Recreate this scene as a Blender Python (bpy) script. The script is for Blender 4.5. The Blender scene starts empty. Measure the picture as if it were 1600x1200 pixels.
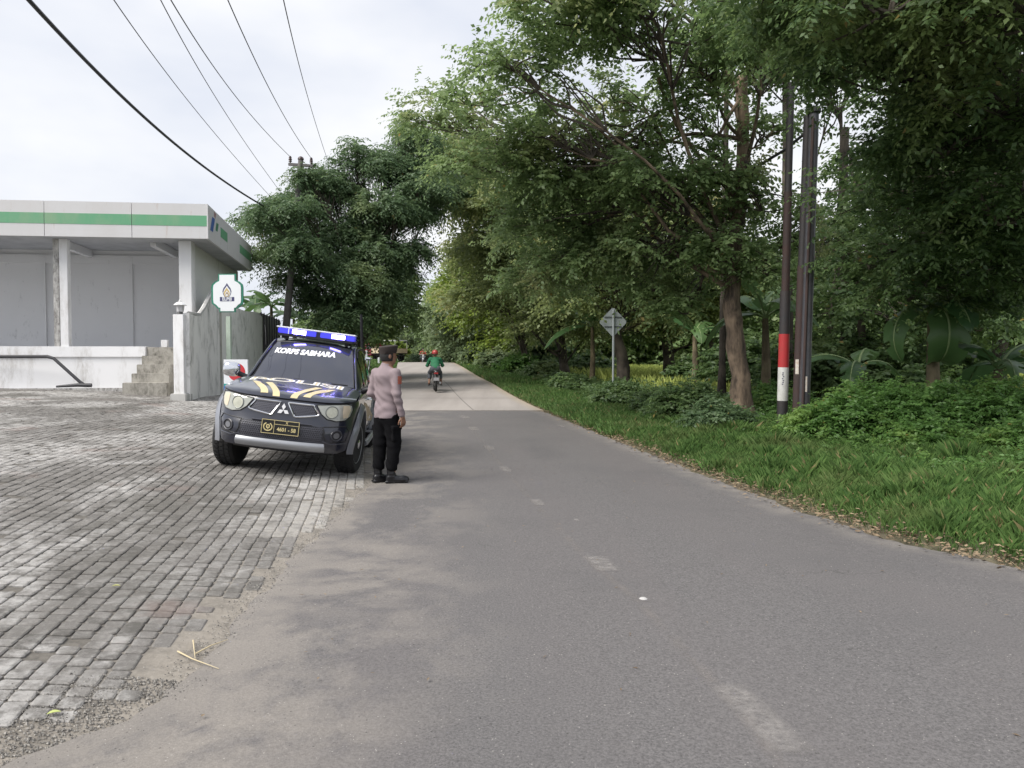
import bpy, bmesh, math, random
import numpy as np
from mathutils import Vector, Matrix, Euler
from mathutils.bvhtree import BVHTree
R = math.radians
random.seed(7)
RNG = np.random.default_rng(11)
SC = bpy.context.scene
COL = SC.collection

# ------------------------------------------------------------------ camera, world, sun, exposure
EYE = 1.55
PITCH = math.atan(42 / 1200)
cam = bpy.data.cameras.new('camera'); camo = bpy.data.objects.new('camera', cam); COL.objects.link(camo)
camo.location = (0, 0, EYE); camo.rotation_euler = (R(90) - PITCH, 0, 0)
cam.sensor_width = 36; cam.lens = 1200 / 1600 * 36
cam.clip_start = 0.05; cam.clip_end = 3000
SC.camera = camo
SUN_EL, SUN_AZ = R(50), R(-122)          # azimuth from +Y, clockwise; negative = to the left of the view
world = bpy.data.worlds.new('World'); SC.world = world; world.use_nodes = True
nt = world.node_tree; nt.nodes.clear(); N = nt.nodes.new; L = nt.links.new
out = N('ShaderNodeOutputWorld'); bg = N('ShaderNodeBackground'); sky = N('ShaderNodeTexSky')
sky.sky_type = 'NISHITA'; sky.sun_disc = False; sky.sun_elevation = SUN_EL; sky.sun_rotation = SUN_AZ
sky.air_density = 1.3; sky.dust_density = 2.0
bg.inputs[1].default_value = 0.083
tc = N('ShaderNodeTexCoord'); mp = N('ShaderNodeMapping'); mp.inputs['Scale'].default_value = (1.6, 1.2, 3.6)
ns = N('ShaderNodeTexNoise'); ns.inputs['Scale'].default_value = 1.3; ns.inputs['Detail'].default_value = 5; ns.inputs['Roughness'].default_value = .5
rp = N('ShaderNodeValToRGB'); rp.color_ramp.elements[0].position = .34; rp.color_ramp.elements[1].position = .66
rp.color_ramp.elements[0].color = (5.7, 6.2, 7.4, 1); rp.color_ramp.elements[1].color = (8.7, 8.75, 8.95, 1)
mx = N('ShaderNodeMix'); mx.data_type = 'RGBA'; mx.inputs[0].default_value = .92
L(tc.outputs['Generated'], mp.inputs[0]); L(mp.outputs[0], ns.inputs['Vector']); L(ns.outputs['Fac'], rp.inputs[0])
L(sky.outputs[0], mx.inputs[6]); L(rp.outputs[0], mx.inputs[7]); L(mx.outputs[2], bg.inputs[0]); L(bg.outputs[0], out.inputs[0])
sl = bpy.data.lights.new('sun', 'SUN'); sl.energy = 3.5; sl.angle = R(40); sl.color = (1, .96, .9)
so = bpy.data.objects.new('sun', sl); COL.objects.link(so)
sd = Vector((math.sin(SUN_AZ) * math.cos(SUN_EL), math.cos(SUN_AZ) * math.cos(SUN_EL), math.sin(SUN_EL)))
so.rotation_euler = sd.to_track_quat('Z', 'Y').to_euler()
SC.view_settings.view_transform = 'Standard'; SC.view_settings.look = 'None'
SC.view_settings.exposure = 0.55; SC.view_settings.gamma = 1; SC.view_settings.use_curve_mapping = False
SC.render.engine = 'CYCLES'; SC.cycles.max_bounces = 10; SC.cycles.diffuse_bounces = 7; SC.cycles.transmission_bounces = 8; SC.cycles.transparent_max_bounces = 12
SC.cycles.use_denoising = True

def at(x, y, Y):
    """world point that lies at depth Y on the sight line of photo pixel x, y"""
    a = (x - 800) / 1200; b = -(y - 600) / 1200; c, s = math.cos(PITCH), math.sin(PITCH)
    t = Y / (c + b * s)
    return Vector((a * t, Y, EYE + (-s + b * c) * t))

# ------------------------------------------------------------------ mesh helpers
def tag(o, label=None, cat=None, group=None, kind=None):
    if label: o['label'] = label
    if cat: o['category'] = cat
    if group: o['group'] = group
    if kind: o['kind'] = kind
    return o
def empty(name, loc=(0, 0, 0), rot=(0, 0, 0), label=None, cat=None, group=None, parent=None):
    o = bpy.data.objects.new(name, None); COL.objects.link(o); o.location = loc; o.rotation_euler = rot
    o.empty_display_size = .2
    if parent: o.parent = parent
    return tag(o, label, cat, group)
def link(name, me, parent=None):
    o = bpy.data.objects.new(name, me); COL.objects.link(o)
    if parent: o.parent = parent
    return o
def smoothed(me, ang=None):
    me.polygons.foreach_set('use_smooth', [True] * len(me.polygons))
    if ang is not None: me.set_sharp_from_angle(angle=R(ang))
class MB:
    def __init__(s): s.v = []; s.f = []
    def add(s, vs, fs):
        n = len(s.v); s.v += [tuple(p) for p in vs]; s.f += [tuple(i + n for i in f) for f in fs]; return s
    def box(s, c, d, rot=None, taper=None):
        hx, hy, hz = d[0] / 2, d[1] / 2, d[2] / 2
        P = []
        for z in (-1, 1):
            k = taper if (taper and z > 0) else 1
            for x, y in ((-1, -1), (1, -1), (1, 1), (-1, 1)): P.append(Vector((x * hx * k, y * hy * k, z * hz)))
        if rot: m = Euler(rot).to_matrix(); P = [m @ p for p in P]
        c = Vector(c)
        return s.add([p + c for p in P], [(0, 3, 2, 1), (4, 5, 6, 7), (0, 1, 5, 4), (1, 2, 6, 5), (2, 3, 7, 6), (3, 0, 4, 7)])
    def hexa(s, P):
        """eight corners: bottom four then top four"""
        return s.add(P, [(0, 3, 2, 1), (4, 5, 6, 7), (0, 1, 5, 4), (1, 2, 6, 5), (2, 3, 7, 6), (3, 0, 4, 7)])
    def tube(s, pts, rad, n=8, cap=True):
        pts = [Vector(p) for p in pts]; m = len(pts)
        if not hasattr(rad, '__len__'): rad = [rad] * m
        V = []; F = []; up = Vector((0, 0, 1)); prev = None
        for i, p in enumerate(pts):
            t = (pts[min(i + 1, m - 1)] - pts[max(i - 1, 0)]).normalized()
            if prev is None:
                a = t.orthogonal().normalized()
            else:
                a = (prev - t * prev.dot(t))
                a = a.normalized() if a.length > 1e-6 else t.orthogonal().normalized()
            prev = a; b = t.cross(a)
            for k in range(n):
                w = 2 * math.pi * k / n; V.append(p + (a * math.cos(w) + b * math.sin(w)) * rad[i])
        for i in range(m - 1):
            for k in range(n):
                F.append((i * n + k, i * n + (k + 1) % n, (i + 1) * n + (k + 1) % n, (i + 1) * n + k))
        if cap: F.append(tuple(range(n - 1, -1, -1))); F.append(tuple((m - 1) * n + k for k in range(n)))
        return s.add(V, F)
    def lathe(s, prof, c=(0, 0, 0), n=20, axis='z'):
        V = []; F = []; c = Vector(c); m = len(prof)
        for r, h in prof:
            for k in range(n):
                w = 2 * math.pi * k / n; a, b = r * math.cos(w), r * math.sin(w)
                V.append(c + (Vector((a, b, h)) if axis == 'z' else Vector((h, a, b)) if axis == 'x' else Vector((b, h, a))))
        for i in range(m - 1):
            for k in range(n): F.append((i * n + k, i * n + (k + 1) % n, (i + 1) * n + (k + 1) % n, (i + 1) * n + k))
        F.append(tuple(range(n - 1, -1, -1))); F.append(tuple((m - 1) * n + k for k in range(n)))
        return s.add(V, F)
    def prism(s, poly, y0, y1, plane='xz'):
        n = len(poly)
        f = (lambda a, b, h: (a, h, b)) if plane == 'xz' else (lambda a, b, h: (a, b, h)) if plane == 'xy' else (lambda a, b, h: (h, a, b))
        V = [f(a, b, y0) for a, b in poly] + [f(a, b, y1) for a, b in poly]
        F = [tuple(range(n)), tuple(range(2 * n - 1, n - 1, -1))] + [(i, i + n, (i + 1) % n + n, (i + 1) % n) for i in range(n)]
        return s.add(V, F)
    def grid(s, fn, nu, nv, flip=False):
        V = [fn(i / nu, j / nv) for j in range(nv + 1) for i in range(nu + 1)]; F = []
        for j in range(nv):
            for i in range(nu):
                a = j * (nu + 1) + i; q = (a, a + 1, a + nu + 2, a + nu + 1); F.append(q[::-1] if flip else q)
        return s.add(V, F)
    def mesh(s, name, m=None, smooth=None, fix=True, bevel=0):
        me = bpy.data.meshes.new(name); me.from_pydata(s.v, [], s.f)
        if fix or bevel:
            bm = bmesh.new(); bm.from_mesh(me)
            if bevel: bmesh.ops.bevel(bm, geom=[e for e in bm.edges if len(e.link_faces) == 2 and e.calc_face_angle(0) > .5], offset=bevel, segments=2, affect='EDGES', clamp_overlap=True)
            if fix: bmesh.ops.recalc_face_normals(bm, faces=bm.faces)
            bm.to_mesh(me); bm.free()
        if m: me.materials.append(m)
        if smooth is not None: smoothed(me, smooth)
        elif bevel: smoothed(me, 40)
        return me
    def obj(s, name, m, parent=None, smooth=None, fix=True, bevel=0):
        return link(name, s.mesh(name, m, smooth, fix, bevel), parent)

def np_mesh(name, V, F, mat, k=4, attr=None, smooth=False):
    me = bpy.data.meshes.new(name); V = np.asarray(V, np.float32).reshape(-1, 3); F = np.asarray(F, np.int32).reshape(-1, k); nf = len(F)
    me.vertices.add(len(V)); me.vertices.foreach_set('co', V.ravel())
    me.loops.add(nf * k); me.loops.foreach_set('vertex_index', F.ravel())
    me.polygons.add(nf); me.polygons.foreach_set('loop_start', np.arange(nf, dtype=np.int32) * k)
    me.polygons.foreach_set('use_smooth', np.full(nf, bool(smooth)))
    for nm, dom, dat in (attr or []):
        a = me.attributes.new(nm, 'FLOAT', dom); a.data.foreach_set('value', np.asarray(dat, np.float32))
    me.update(calc_edges=True)
    if mat: me.materials.append(mat)
    return me

# ------------------------------------------------------------------ materials
MATS = {}
def mat(name, col, rough=.7, metal=0, spec=.5, noise=None, bump=None, coat=0, emit=None, trans=0, alpha=None):
    """noise=(scale, amount, colour2)   bump=(scale, strength)"""
    if name in MATS: return MATS[name]
    m = bpy.data.materials.new(name); MATS[name] = m; m.use_nodes = True; t = m.node_tree
    b = t.nodes['Principled BSDF']; b.inputs['Base Color'].default_value = (*col, 1)
    b.inputs['Roughness'].default_value = rough; b.inputs['Metallic'].default_value = metal
    b.inputs['Specular IOR Level'].default_value = spec; b.inputs['Coat Weight'].default_value = coat; b.inputs['Coat Roughness'].default_value = .05
    b.inputs['Transmission Weight'].default_value = trans
    if emit: b.inputs['Emission Color'].default_value = (*emit[0], 1); b.inputs['Emission Strength'].default_value = emit[1]
    g = t.nodes.new('ShaderNodeTexCoord')
    if noise:
        n = t.nodes.new('ShaderNodeTexNoise'); n.inputs['Scale'].default_value = noise[0]; n.inputs['Detail'].default_value = 6; n.inputs['Roughness'].default_value = .65
        t.links.new(g.outputs['Object'], n.inputs['Vector'])
        r = t.nodes.new('ShaderNodeMapRange'); r.inputs[1].default_value = .38; r.inputs[2].default_value = .68; r.inputs[4].default_value = noise[1]
        x = t.nodes.new('ShaderNodeMix'); x.data_type = 'RGBA'; x.inputs[6].default_value = (*col, 1); x.inputs[7].default_value = (*noise[2], 1)
        t.links.new(n.outputs['Fac'], r.inputs[0]); t.links.new(r.outputs[0], x.inputs[0]); t.links.new(x.outputs[2], b.inputs['Base Color'])
    if bump:
        n = t.nodes.new('ShaderNodeTexNoise'); n.inputs['Scale'].default_value = bump[0]; n.inputs['Detail'].default_value = 4
        t.links.new(g.outputs['Object'], n.inputs['Vector'])
        k = t.nodes.new('ShaderNodeBump'); k.inputs['Strength'].default_value = bump[1]; k.inputs['Distance'].default_value = .02
        t.links.new(n.outputs['Fac'], k.inputs['Height']); t.links.new(k.outputs[0], b.inputs['Normal'])
    return m

class NT:
    """short-hand for node building"""
    def __init__(s, name):
        s.m = bpy.data.materials.new(name); s.m.use_nodes = True; s.t = s.m.node_tree; s.b = s.t.nodes['Principled BSDF']
        MATS[name] = s.m
        s.geo = s.t.nodes.new('ShaderNodeNewGeometry'); s.pos = s.geo.outputs['Position']
    def n(s, ty, **kw):
        o = s.t.nodes.new(ty)
        for k, v in kw.items(): setattr(o, k, v)
        return o
    def l(s, a, b): s.t.links.new(a, b)
    def set(s, sock, v):
        if isinstance(v, bpy.types.NodeSocket): s.l(v, sock)
        else: sock.default_value = v
    def noise(s, scale, detail=5, rough=.6, vec=None, stretch=None, dist=0):
        o = s.n('ShaderNodeTexNoise'); o.inputs['Scale'].default_value = scale; o.inputs['Detail'].default_value = detail
        o.inputs['Roughness'].default_value = rough; o.inputs['Distortion'].default_value = dist
        v = vec or s.pos
        if stretch:
            mp = s.n('ShaderNodeMapping'); mp.inputs['Scale'].default_value = stretch; s.l(v, mp.inputs[0]); v = mp.outputs[0]
        s.l(v, o.inputs['Vector']); return o.outputs['Fac']
    def ramp(s, v, a, b, lo=0., hi=1.):
        o = s.n('ShaderNodeMapRange'); s.set(o.inputs[0], v); o.inputs[1].default_value = a; o.inputs[2].default_value = b
        o.inputs[3].default_value = lo; o.inputs[4].default_value = hi; return o.outputs[0]
    def mix(s, f, a, b, mode='MIX'):
        o = s.n('ShaderNodeMix', data_type='RGBA', blend_type=mode); s.set(o.inputs[0], f)
        for i, v in ((6, a), (7, b)): s.set(o.inputs[i], (*v, 1) if isinstance(v, tuple) and len(v) == 3 else v)
        return o.outputs[2]
    def math(s, op, a, b=0.):
        o = s.n('ShaderNodeMath', operation=op); s.set(o.inputs[0], a); s.set(o.inputs[1], b); return o.outputs[0]
    def attr(s, name):
        o = s.n('ShaderNodeAttribute'); o.attribute_name = name; return o.outputs['Fac']
    def bump(s, h, st, d=.01):
        o = s.n('ShaderNodeBump'); o.inputs['Strength'].default_value = st; o.inputs['Distance'].default_value = d; s.l(h, o.inputs['Height']); s.l(o.outputs[0], s.b.inputs['Normal'])
    def col(s, v): s.set(s.b.inputs['Base Color'], v)

def leaf_mat(name, c1, c2, c3=None, tr=.35, rough=.48, patch=.35):
    """leaf colour varies leaf by leaf (attribute rnd) and branch by branch (noise)"""
    k = NT(name); a = k.attr('rnd')
    n = k.noise(patch, 3)
    c = k.mix(a, c1, c2)
    if c3: c = k.mix(k.ramp(n, .54, .68), c, c3)
    c = k.mix(k.ramp(a, .985, .99), c, (.22, .17, .05))
    k.col(c); k.b.inputs['Roughness'].default_value = rough; k.b.inputs['Specular IOR Level'].default_value = .42
    t = k.n('ShaderNodeBsdfTranslucent'); hs = k.n('ShaderNodeHueSaturation'); hs.inputs['Value'].default_value = 1.75; hs.inputs['Hue'].default_value = .485; k.l(c, hs.inputs['Color'])
    k.l(hs.outputs[0], t.inputs[0]); x = k.n('ShaderNodeMixShader'); x.inputs[0].default_value = tr
    o = k.t.nodes['Material Output']; k.l(k.b.outputs[0], x.inputs[1]); k.l(t.outputs[0], x.inputs[2]); k.l(x.outputs[0], o.inputs[0])
    return k.m
def bark_mat(name, c1, c2):
    k = NT(name); tcn = k.n('ShaderNodeTexCoord')
    n = k.noise(9, 6, .7, tcn.outputs['Object'], (1, 1, .22)); n2 = k.noise(1.6, 3)
    k.col(k.mix(k.ramp(n2, .45, .65), k.mix(k.ramp(n, .35, .65), c1, c2), tuple(min(1, x * 1.5) for x in c2)))
    k.b.inputs['Roughness'].default_value = .95; k.bump(n, .9, .05); return k.m
# ------------------------------------------------------------------ lie of the land
LE = np.array([(-4, -2.9), (0, -2.7), (2.5, -2.15), (2.85, -1.95), (3.15, -1.66), (3.4, -1.55), (5.7, -1.67), (9.4, -1.72), (13, -2.3), (21.6, -3.25), (34, -5.1), (40, -6.1), (60, -8.9), (75, -10.9), (100, -13.5), (140, -14)])
RE = np.array([(-4, 6.4), (0, 5.7), (3, 4.9), (5.5, 3.72), (6.3, 3.22), (7.6, 2.88), (9.9, 2.5), (13.3, 2.02), (21.5, .9), (34, -.8), (40, -1.75), (60, -4.6), (75, -6.7), (100, -9.6), (140, -10)])
def le(Y): return np.interp(Y, LE[:, 0], LE[:, 1])
def re_(Y): return np.interp(Y, RE[:, 0], RE[:, 1])
RZ = np.array([(-60, 0), (21, 0), (25, .04), (30, .16), (34, .31), (40, .50), (50, .85), (56, 1.03), (60, 1.1), (63, 1.1), (68, .95), (75, .6), (90, -.1), (120, -1.2), (200, -2.5), (900, -3)])
_ys = np.arange(-60, 900, .5); _rz = np.interp(_ys, RZ[:, 0], RZ[:, 1]); _rz = np.convolve(np.pad(_rz, 4, 'edge'), np.ones(9) / 9, 'valid')
def rz(Y): return np.interp(Y, _ys, _rz)
def sst(t): t = np.clip(t, 0, 1); return t * t * (3 - 2 * t)
def gz(x, Y):
    """height of the natural ground / paved surface"""
    x = np.asarray(x, float); Y = np.asarray(Y, float)
    d = le(Y) - x; r = x - re_(Y); z = rz(Y)
    yard = z + .9 * (1 - np.exp(-np.maximum(d, 0) * .10 / .9))
    bank = z * np.exp(-np.maximum(d - 2, 0) / 30) + .12 * sst(d / .8) + .5 * sst((d - 3) / 6)
    w = sst((Y - 21.5) / 3)
    left = yard * (1 - w) + bank * w
    right = z * np.exp(-np.maximum(r, 0) / 7) + (.07 + .05 * np.sin(Y * .7) * np.sin(x * 1.1)) * sst(r / .5)
    return np.where(d > 0, left, np.where(r > 0, right, z))
def G(x, Y): return float(gz(x, Y))

# ------------------------------------------------------------------ ground sheet
xs = np.concatenate([np.arange(-420, -40, 20), np.arange(-40, -16, 2), np.arange(-16, 16, .4), np.arange(16, 40, 2), np.arange(40, 421, 20)])
ys = np.concatenate([np.arange(-60, -4, 4), np.arange(-4, 30, .4), np.arange(30, 100, 1.5), np.arange(100, 200, 10), np.arange(200, 620, 30)])
XX, YY = np.meshgrid(xs, ys); d = le(YY) - XX; r = XX - re_(YY)
ZZ = gz(XX, YY)
ins = (r < .5) & ((d < .5) | (YY < 27)) & (XX > -30); ZZ = ZZ - .12 * np.clip(1 - np.maximum(r, 0) / .5, 0, 1) * ins
V = np.stack([XX, YY, ZZ], -1).reshape(-1, 3); nx = len(xs); ny = len(ys)
i, j = np.meshgrid(np.arange(nx - 1), np.arange(ny - 1)); a = (j * nx + i).ravel(); F = np.stack([a, a + 1, a + nx + 1, a + nx], -1)
k = NT('ground_soil_and_grass')
n1 = k.noise(.25, 4); n2 = k.noise(9, 6, .7); rr = k.attr('field'); edge = k.attr('edge')
c = k.mix(k.ramp(n2, .35, .65), (.035, .055, .018), (.07, .085, .03)); c = k.mix(rr, c, k.mix(k.ramp(n1, .4, .6), (.22, .28, .07), (.28, .33, .1)))
c = k.mix(edge, c, k.mix(k.ramp(n2, .4, .6), (.12, .095, .07), (.2, .165, .12)))
k.col(c); k.b.inputs['Roughness'].default_value = .95; k.bump(n2, .6, .05)
me = np_mesh('ground', V, F, k.m, attr=[('field', 'POINT', (sst((r - 6) / 5) * (YY > 17)).ravel()), ('edge', 'POINT', (sst(1 - (r - .15) / .35) * (r > -1)).ravel())], smooth=True)
tag(link('ground', me), 'green roadside ground running out to the horizon', kind='structure')

# ------------------------------------------------------------------ asphalt road, concrete road
def ragged(Y, amp=.05):
    return amp * (np.sin(Y * 5.1) * .5 + np.sin(Y * 13.7 + 1) * .35 + np.sin(Y * 31.3 + 2) * .2 + np.sin(Y * 71) * .12)
def strip(name, Y0, Y1, st, fl, fr, n, lift, m, thick=0):
    Ys = np.arange(Y0, Y1 + st * .5, st); U = np.linspace(0, 1, n + 1)
    l, rr_ = fl(Ys), fr(Ys); X = l[:, None] + (rr_ - l)[:, None] * U[None]; Yg = np.repeat(Ys[:, None], n + 1, 1)
    dd = X - l[:, None]
    Z = rz(Yg) + lift + (.02 * np.sin(np.clip(U[None] * math.pi, 0, math.pi)) if thick == 0 else 0)
    V = [np.stack([X, Yg, Z], -1).reshape(-1, 3)]; a0 = np.arange(len(Ys) - 1)[:, None] * (n + 1) + np.arange(n)[None]; a0 = a0.ravel()
    F = [np.stack([a0, a0 + 1, a0 + n + 2, a0 + n + 1], -1)]; dl = [dd.ravel()]; dr = [(rr_[:, None] - X).ravel()]
    # edge skirts: the slab has thickness
    base = len(V[0])
    for col, s in ((0, 1), (n, -1)):
        top = np.arange(len(Ys)) * (n + 1) + col; P = V[0][top].copy(); P[:, 2] -= .1; st0 = sum(len(q) for q in V); V.append(P)
        q = np.arange(len(Ys) - 1); f = np.stack([top[:-1], top[1:], st0 + q + 1, st0 + q], -1); F.append(f if s > 0 else f[:, ::-1]); dl.append(dl[0][top]); dr.append(dr[0][top])
    top = np.arange(n + 1); P = V[0][top].copy(); P[:, 2] -= .1; st0 = sum(len(q) for q in V); V.append(P)
    F.append(np.stack([top[1:], top[:-1], st0 + top[:-1], st0 + top[1:]], -1)); dl.append(dl[0][top]); dr.append(dr[0][top])
    return link(name, np_mesh(name, np.concatenate(V), np.concatenate(F), m, attr=[('dl', 'POINT', np.concatenate(dl)), ('dr', 'POINT', np.concatenate(dr))]))
k = NT('asphalt')
fine = k.noise(75, 4, .85); mid = k.noise(28, 5, .75); big = k.noise(.55, 5, .6); lane = k.noise(.9, 3, .5, None, (1.4, .16, 1)); dl = k.attr('dl'); dr = k.attr('dr')
c = k.mix(k.ramp(fine, .36, .64), (.066, .063, .063), (.172, .163, .162)); c = k.mix(k.ramp(mid, .42, .7, 0, .35), c, (.155, .147, .143))
c = k.mix(k.ramp(lane, .4, .65, 0, .35), c, (.135, .122, .12)); c = k.mix(k.ramp(big, .5, .7, 0, .35), c, (.09, .088, .089))
dust = k.math('MULTIPLY', k.ramp(dl, 1.7, 0.1), k.ramp(k.noise(1.15, 6, .68, None, (1, .8, 1)), .47, .58)); 
dust2 = k.math('MULTIPLY', k.ramp(dl, .35, 0.02), k.ramp(k.noise(3.3, 5, .7), .35, .55, .15, 1))
dust3 = k.math('MULTIPLY', k.ramp(dr, .42, .02), k.ramp(k.noise(4, 5, .7), .34, .58))
sx = k.n('ShaderNodeSeparateXYZ'); k.l(k.pos, sx.inputs[0]); corner = k.math('MULTIPLY', k.math('MULTIPLY', k.ramp(sx.outputs['Y'], 3.75, 3.1), k.ramp(dl, 1.5, .5)), k.ramp(k.noise(3.1, 5, .7), .36, .52)); band = k.math('MULTIPLY', k.math('MULTIPLY', k.ramp(sx.outputs['Y'], 6.6, 5.6), k.ramp(sx.outputs['Y'], 4.3, 4.9)), k.math('MULTIPLY', k.ramp(dl, 1.35, .7), k.ramp(k.noise(2.2, 5, .6, None, (.7, 1.4, 1)), .42, .55)))
sand = k.mix(k.ramp(fine, .3, .7), (.185, .168, .15), (.27, .247, .222))
c = k.mix(k.math('MULTIPLY', dust, .85), c, sand); c = k.mix(k.math('MULTIPLY', dust2, .85), c, sand); c = k.mix(k.math('MULTIPLY', corner, .9), c, sand); c = k.mix(k.math('MULTIPLY', band, .7), c, sand); c = k.mix(k.math('MULTIPLY', dust3, .8), c, sand)
vc = k.n('ShaderNodeTexVoronoi', feature='DISTANCE_TO_EDGE'); vc.inputs['Scale'].default_value = .9; wp = k.n('ShaderNodeVectorMath', operation='ADD'); wn = k.n('ShaderNodeTexNoise'); wn.inputs['Scale'].default_value = 1.8; wn.inputs['Detail'].default_value = 6; k.l(k.pos, wn.inputs['Vector']); k.l(k.pos, wp.inputs[0]); k.l(wn.outputs['Color'], wp.inputs[1]); k.l(wp.outputs[0], vc.inputs['Vector'])
crk = k.math('MULTIPLY', k.ramp(vc.outputs['Distance'], .007, .001), k.ramp(k.noise(.6, 3), .52, .62)); c = k.mix(k.math('MULTIPLY', crk, .55), c, (.05, .048, .046))
tar = k.ramp(k.noise(.33, 3, .5, None, (1, .35, 1)), .56, .62); c = k.mix(k.math('MULTIPLY', tar, .22), c, (.06, .06, .063))
# pale grit and dark specks in the wearing course
sp = k.n('ShaderNodeTexVoronoi'); sp.inputs['Scale'].default_value = 42; k.l(k.pos, sp.inputs['Vector'])
hit = k.math('MULTIPLY', k.ramp(sp.outputs['Distance'], .15, .09), k.ramp(k.noise(21, 1), .56, .6)); c = k.mix(k.math('MULTIPLY', hit, .75), c, (.42, .4, .37))
sp2 = k.n('ShaderNodeTexVoronoi'); sp2.inputs['Scale'].default_value = 29; k.l(k.pos, sp2.inputs['Vector'])
hit = k.math('MULTIPLY', k.ramp(sp2.outputs['Distance'], .16, .1), k.ramp(k.noise(13, 1), .57, .6)); c = k.mix(k.math('MULTIPLY', hit, .7), c, (.04, .038, .036))
k.col(c); k.b.inputs['Roughness'].default_value = .88; k.b.inputs['Specular IOR Level'].default_value = .35; k.bump(k.math('ADD', fine, k.math('MULTIPLY', mid, 1.5)), .55, .006)
ASPH = k.m
tag(strip('asphalt_road', -4, 21.58, .06, lambda Y: le(Y) + ragged(Y, .045), lambda Y: re_(Y) + ragged(Y + 40, .05), 24, .012, ASPH), 'grey worn asphalt road in front of the concrete section', kind='structure')
k = NT('road_concrete')
fine = k.noise(90, 3, .8); big = k.noise(.35, 5, .6); lane = k.noise(1.2, 4, .5, None, (1.3, .1, 1)); dr = k.attr('dr')
c = k.mix(k.ramp(fine, .3, .7), (.28, .252, .232), (.355, .325, .30)); c = k.mix(k.ramp(big, .4, .7, 0, .45), c, (.245, .225, .205)); c = k.mix(k.ramp(lane, .45, .65, 0, .5), c, (.22, .197, .18))
c = k.mix(k.math('MULTIPLY', k.ramp(dr, .4, .0), .7), c, (.3, .24, .16))
k.col(c); k.b.inputs['Roughness'].default_value = .9; k.bump(fine, .3, .005)
CONC = k.m
cr = tag(strip('concrete_road', 21.6, 130, .5, le, re_, 8, .045, CONC, 1), 'pale concrete road rising to the crest', kind='structure')
jm = mat('joint_seal', (.1, .09, .085), .9)
for n_, Yj in enumerate(np.arange(26.6, 60, 5)):
    b = MB(); l, r_ = float(le(Yj)), float(re_(Yj)); z = rz(Yj) + .049
    b.add([(l + .03, Yj, z), (r_ - .03, Yj, z), (r_ - .03, Yj + .03, rz(Yj + .03) + .049), (l + .03, Yj + .03, rz(Yj + .03) + .049)], [(0, 1, 2, 3)]); b.obj('joint', jm, cr)
b = MB(); pts = []
for Yj in np.arange(21.7, 60, 1.5): c_ = (le(Yj) + re_(Yj)) / 2 + .1; pts.append((float(c_), float(Yj), float(rz(Yj) + .049)))
b.add([(x - .012, y, z) for x, y, z in pts] + [(x + .012, y, z) for x, y, z in pts], [(i_, i_ + len(pts), i_ + len(pts) + 1, i_ + 1) for i_ in range(len(pts) - 1)]); b.obj('joint', jm, cr)

# worn white paint left of the centre line
k = NT('worn_paint'); tcn = k.n('ShaderNodeTexCoord'); u = k.attr('edge')
al = k.math('MULTIPLY', k.ramp(u, .0, .5), k.ramp(k.noise(16, 6, .8), .33, .62))
k.col((.3, .28, .265, 1)); k.b.inputs['Roughness'].default_value = .9; k.l(k.math('MULTIPLY', al, .6), k.b.inputs['Alpha']); WP = k.m
marks = [(1.04, 3.2, .075, .33), (.66, 5.6, .075, .22), (.27, 7.97, .05, .18), (-.09, 10.35, .06, .25), (-.37, 12.79, .07, .3), (-.82, 16.3, .09, .4), (-1.2, 19.4, .1, .45), (1.95, 12.6, .05, .3), (1.1, 17, .05, .3), (.6, 7.1, .02, .05)]
for (x, y, hw, hl) in marks:
    Vv = []; E = []; nu, nv = 8, 14
    for jj in range(nv + 1):
        for ii in range(nu + 1):
            uu, vv = ii / nu * 2 - 1, jj / nv * 2 - 1; px = x - .15 * vv * hl + uu * hw * 1.4; py = y + vv * hl
            Vv.append((px, py, float(rz(py)) + .012 + .02 * math.sin(math.pi * (px - le(py)) / (re_(py) - le(py))) + .004)); E.append(max(0, 1 - max(abs(uu), abs(vv) ** 3)))
    F = [(jj * (nu + 1) + ii, jj * (nu + 1) + ii + 1, (jj + 1) * (nu + 1) + ii + 1, (jj + 1) * (nu + 1) + ii) for jj in range(nv) for ii in range(nu)]
    tag(link('worn_road_marking', np_mesh('worn_road_marking', Vv, F, WP, attr=[('edge', 'POINT', E)])), 'worn patch of white centre line paint', kind='structure')
# thin ghost of the old centre line
Vv = []; E = []; Yl = np.arange(2.6, 21.4, .3)
for yy in Yl:
    xc = np.interp(yy, [3.09, 4.78, 5.64, 7.97, 10.35, 12.79, 16.3, 20.6], [1.02, .8, .6, .25, -.09, -.39, -.84, -1.34]) - .02
    for q, e in ((-.05, 0), (0, .7), (.05, 0)):
        px = xc + q; Vv.append((px, yy, float(rz(yy)) + .0145 + .02 * math.sin(math.pi * (px - le(yy)) / (re_(yy) - le(yy))))); E.append(e)
F = [(q * 3 + c_, q * 3 + c_ + 1, q * 3 + c_ + 4, q * 3 + c_ + 3) for q in range(len(Yl) - 1) for c_ in (0, 1)]
k = NT('ghost_paint'); al = k.math('MULTIPLY', k.attr('edge'), k.ramp(k.noise(5, 6, .8), .42, .66)); k.col((.3, .27, .25, 1)); k.l(k.math('MULTIPLY', al, .6), k.b.inputs['Alpha'])
tag(link('faded_centre_line', np_mesh('faded_centre_line', Vv, F, k.m, attr=[('edge', 'POINT', E)])), 'faded ghost of the old centre line', kind='structure')

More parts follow.
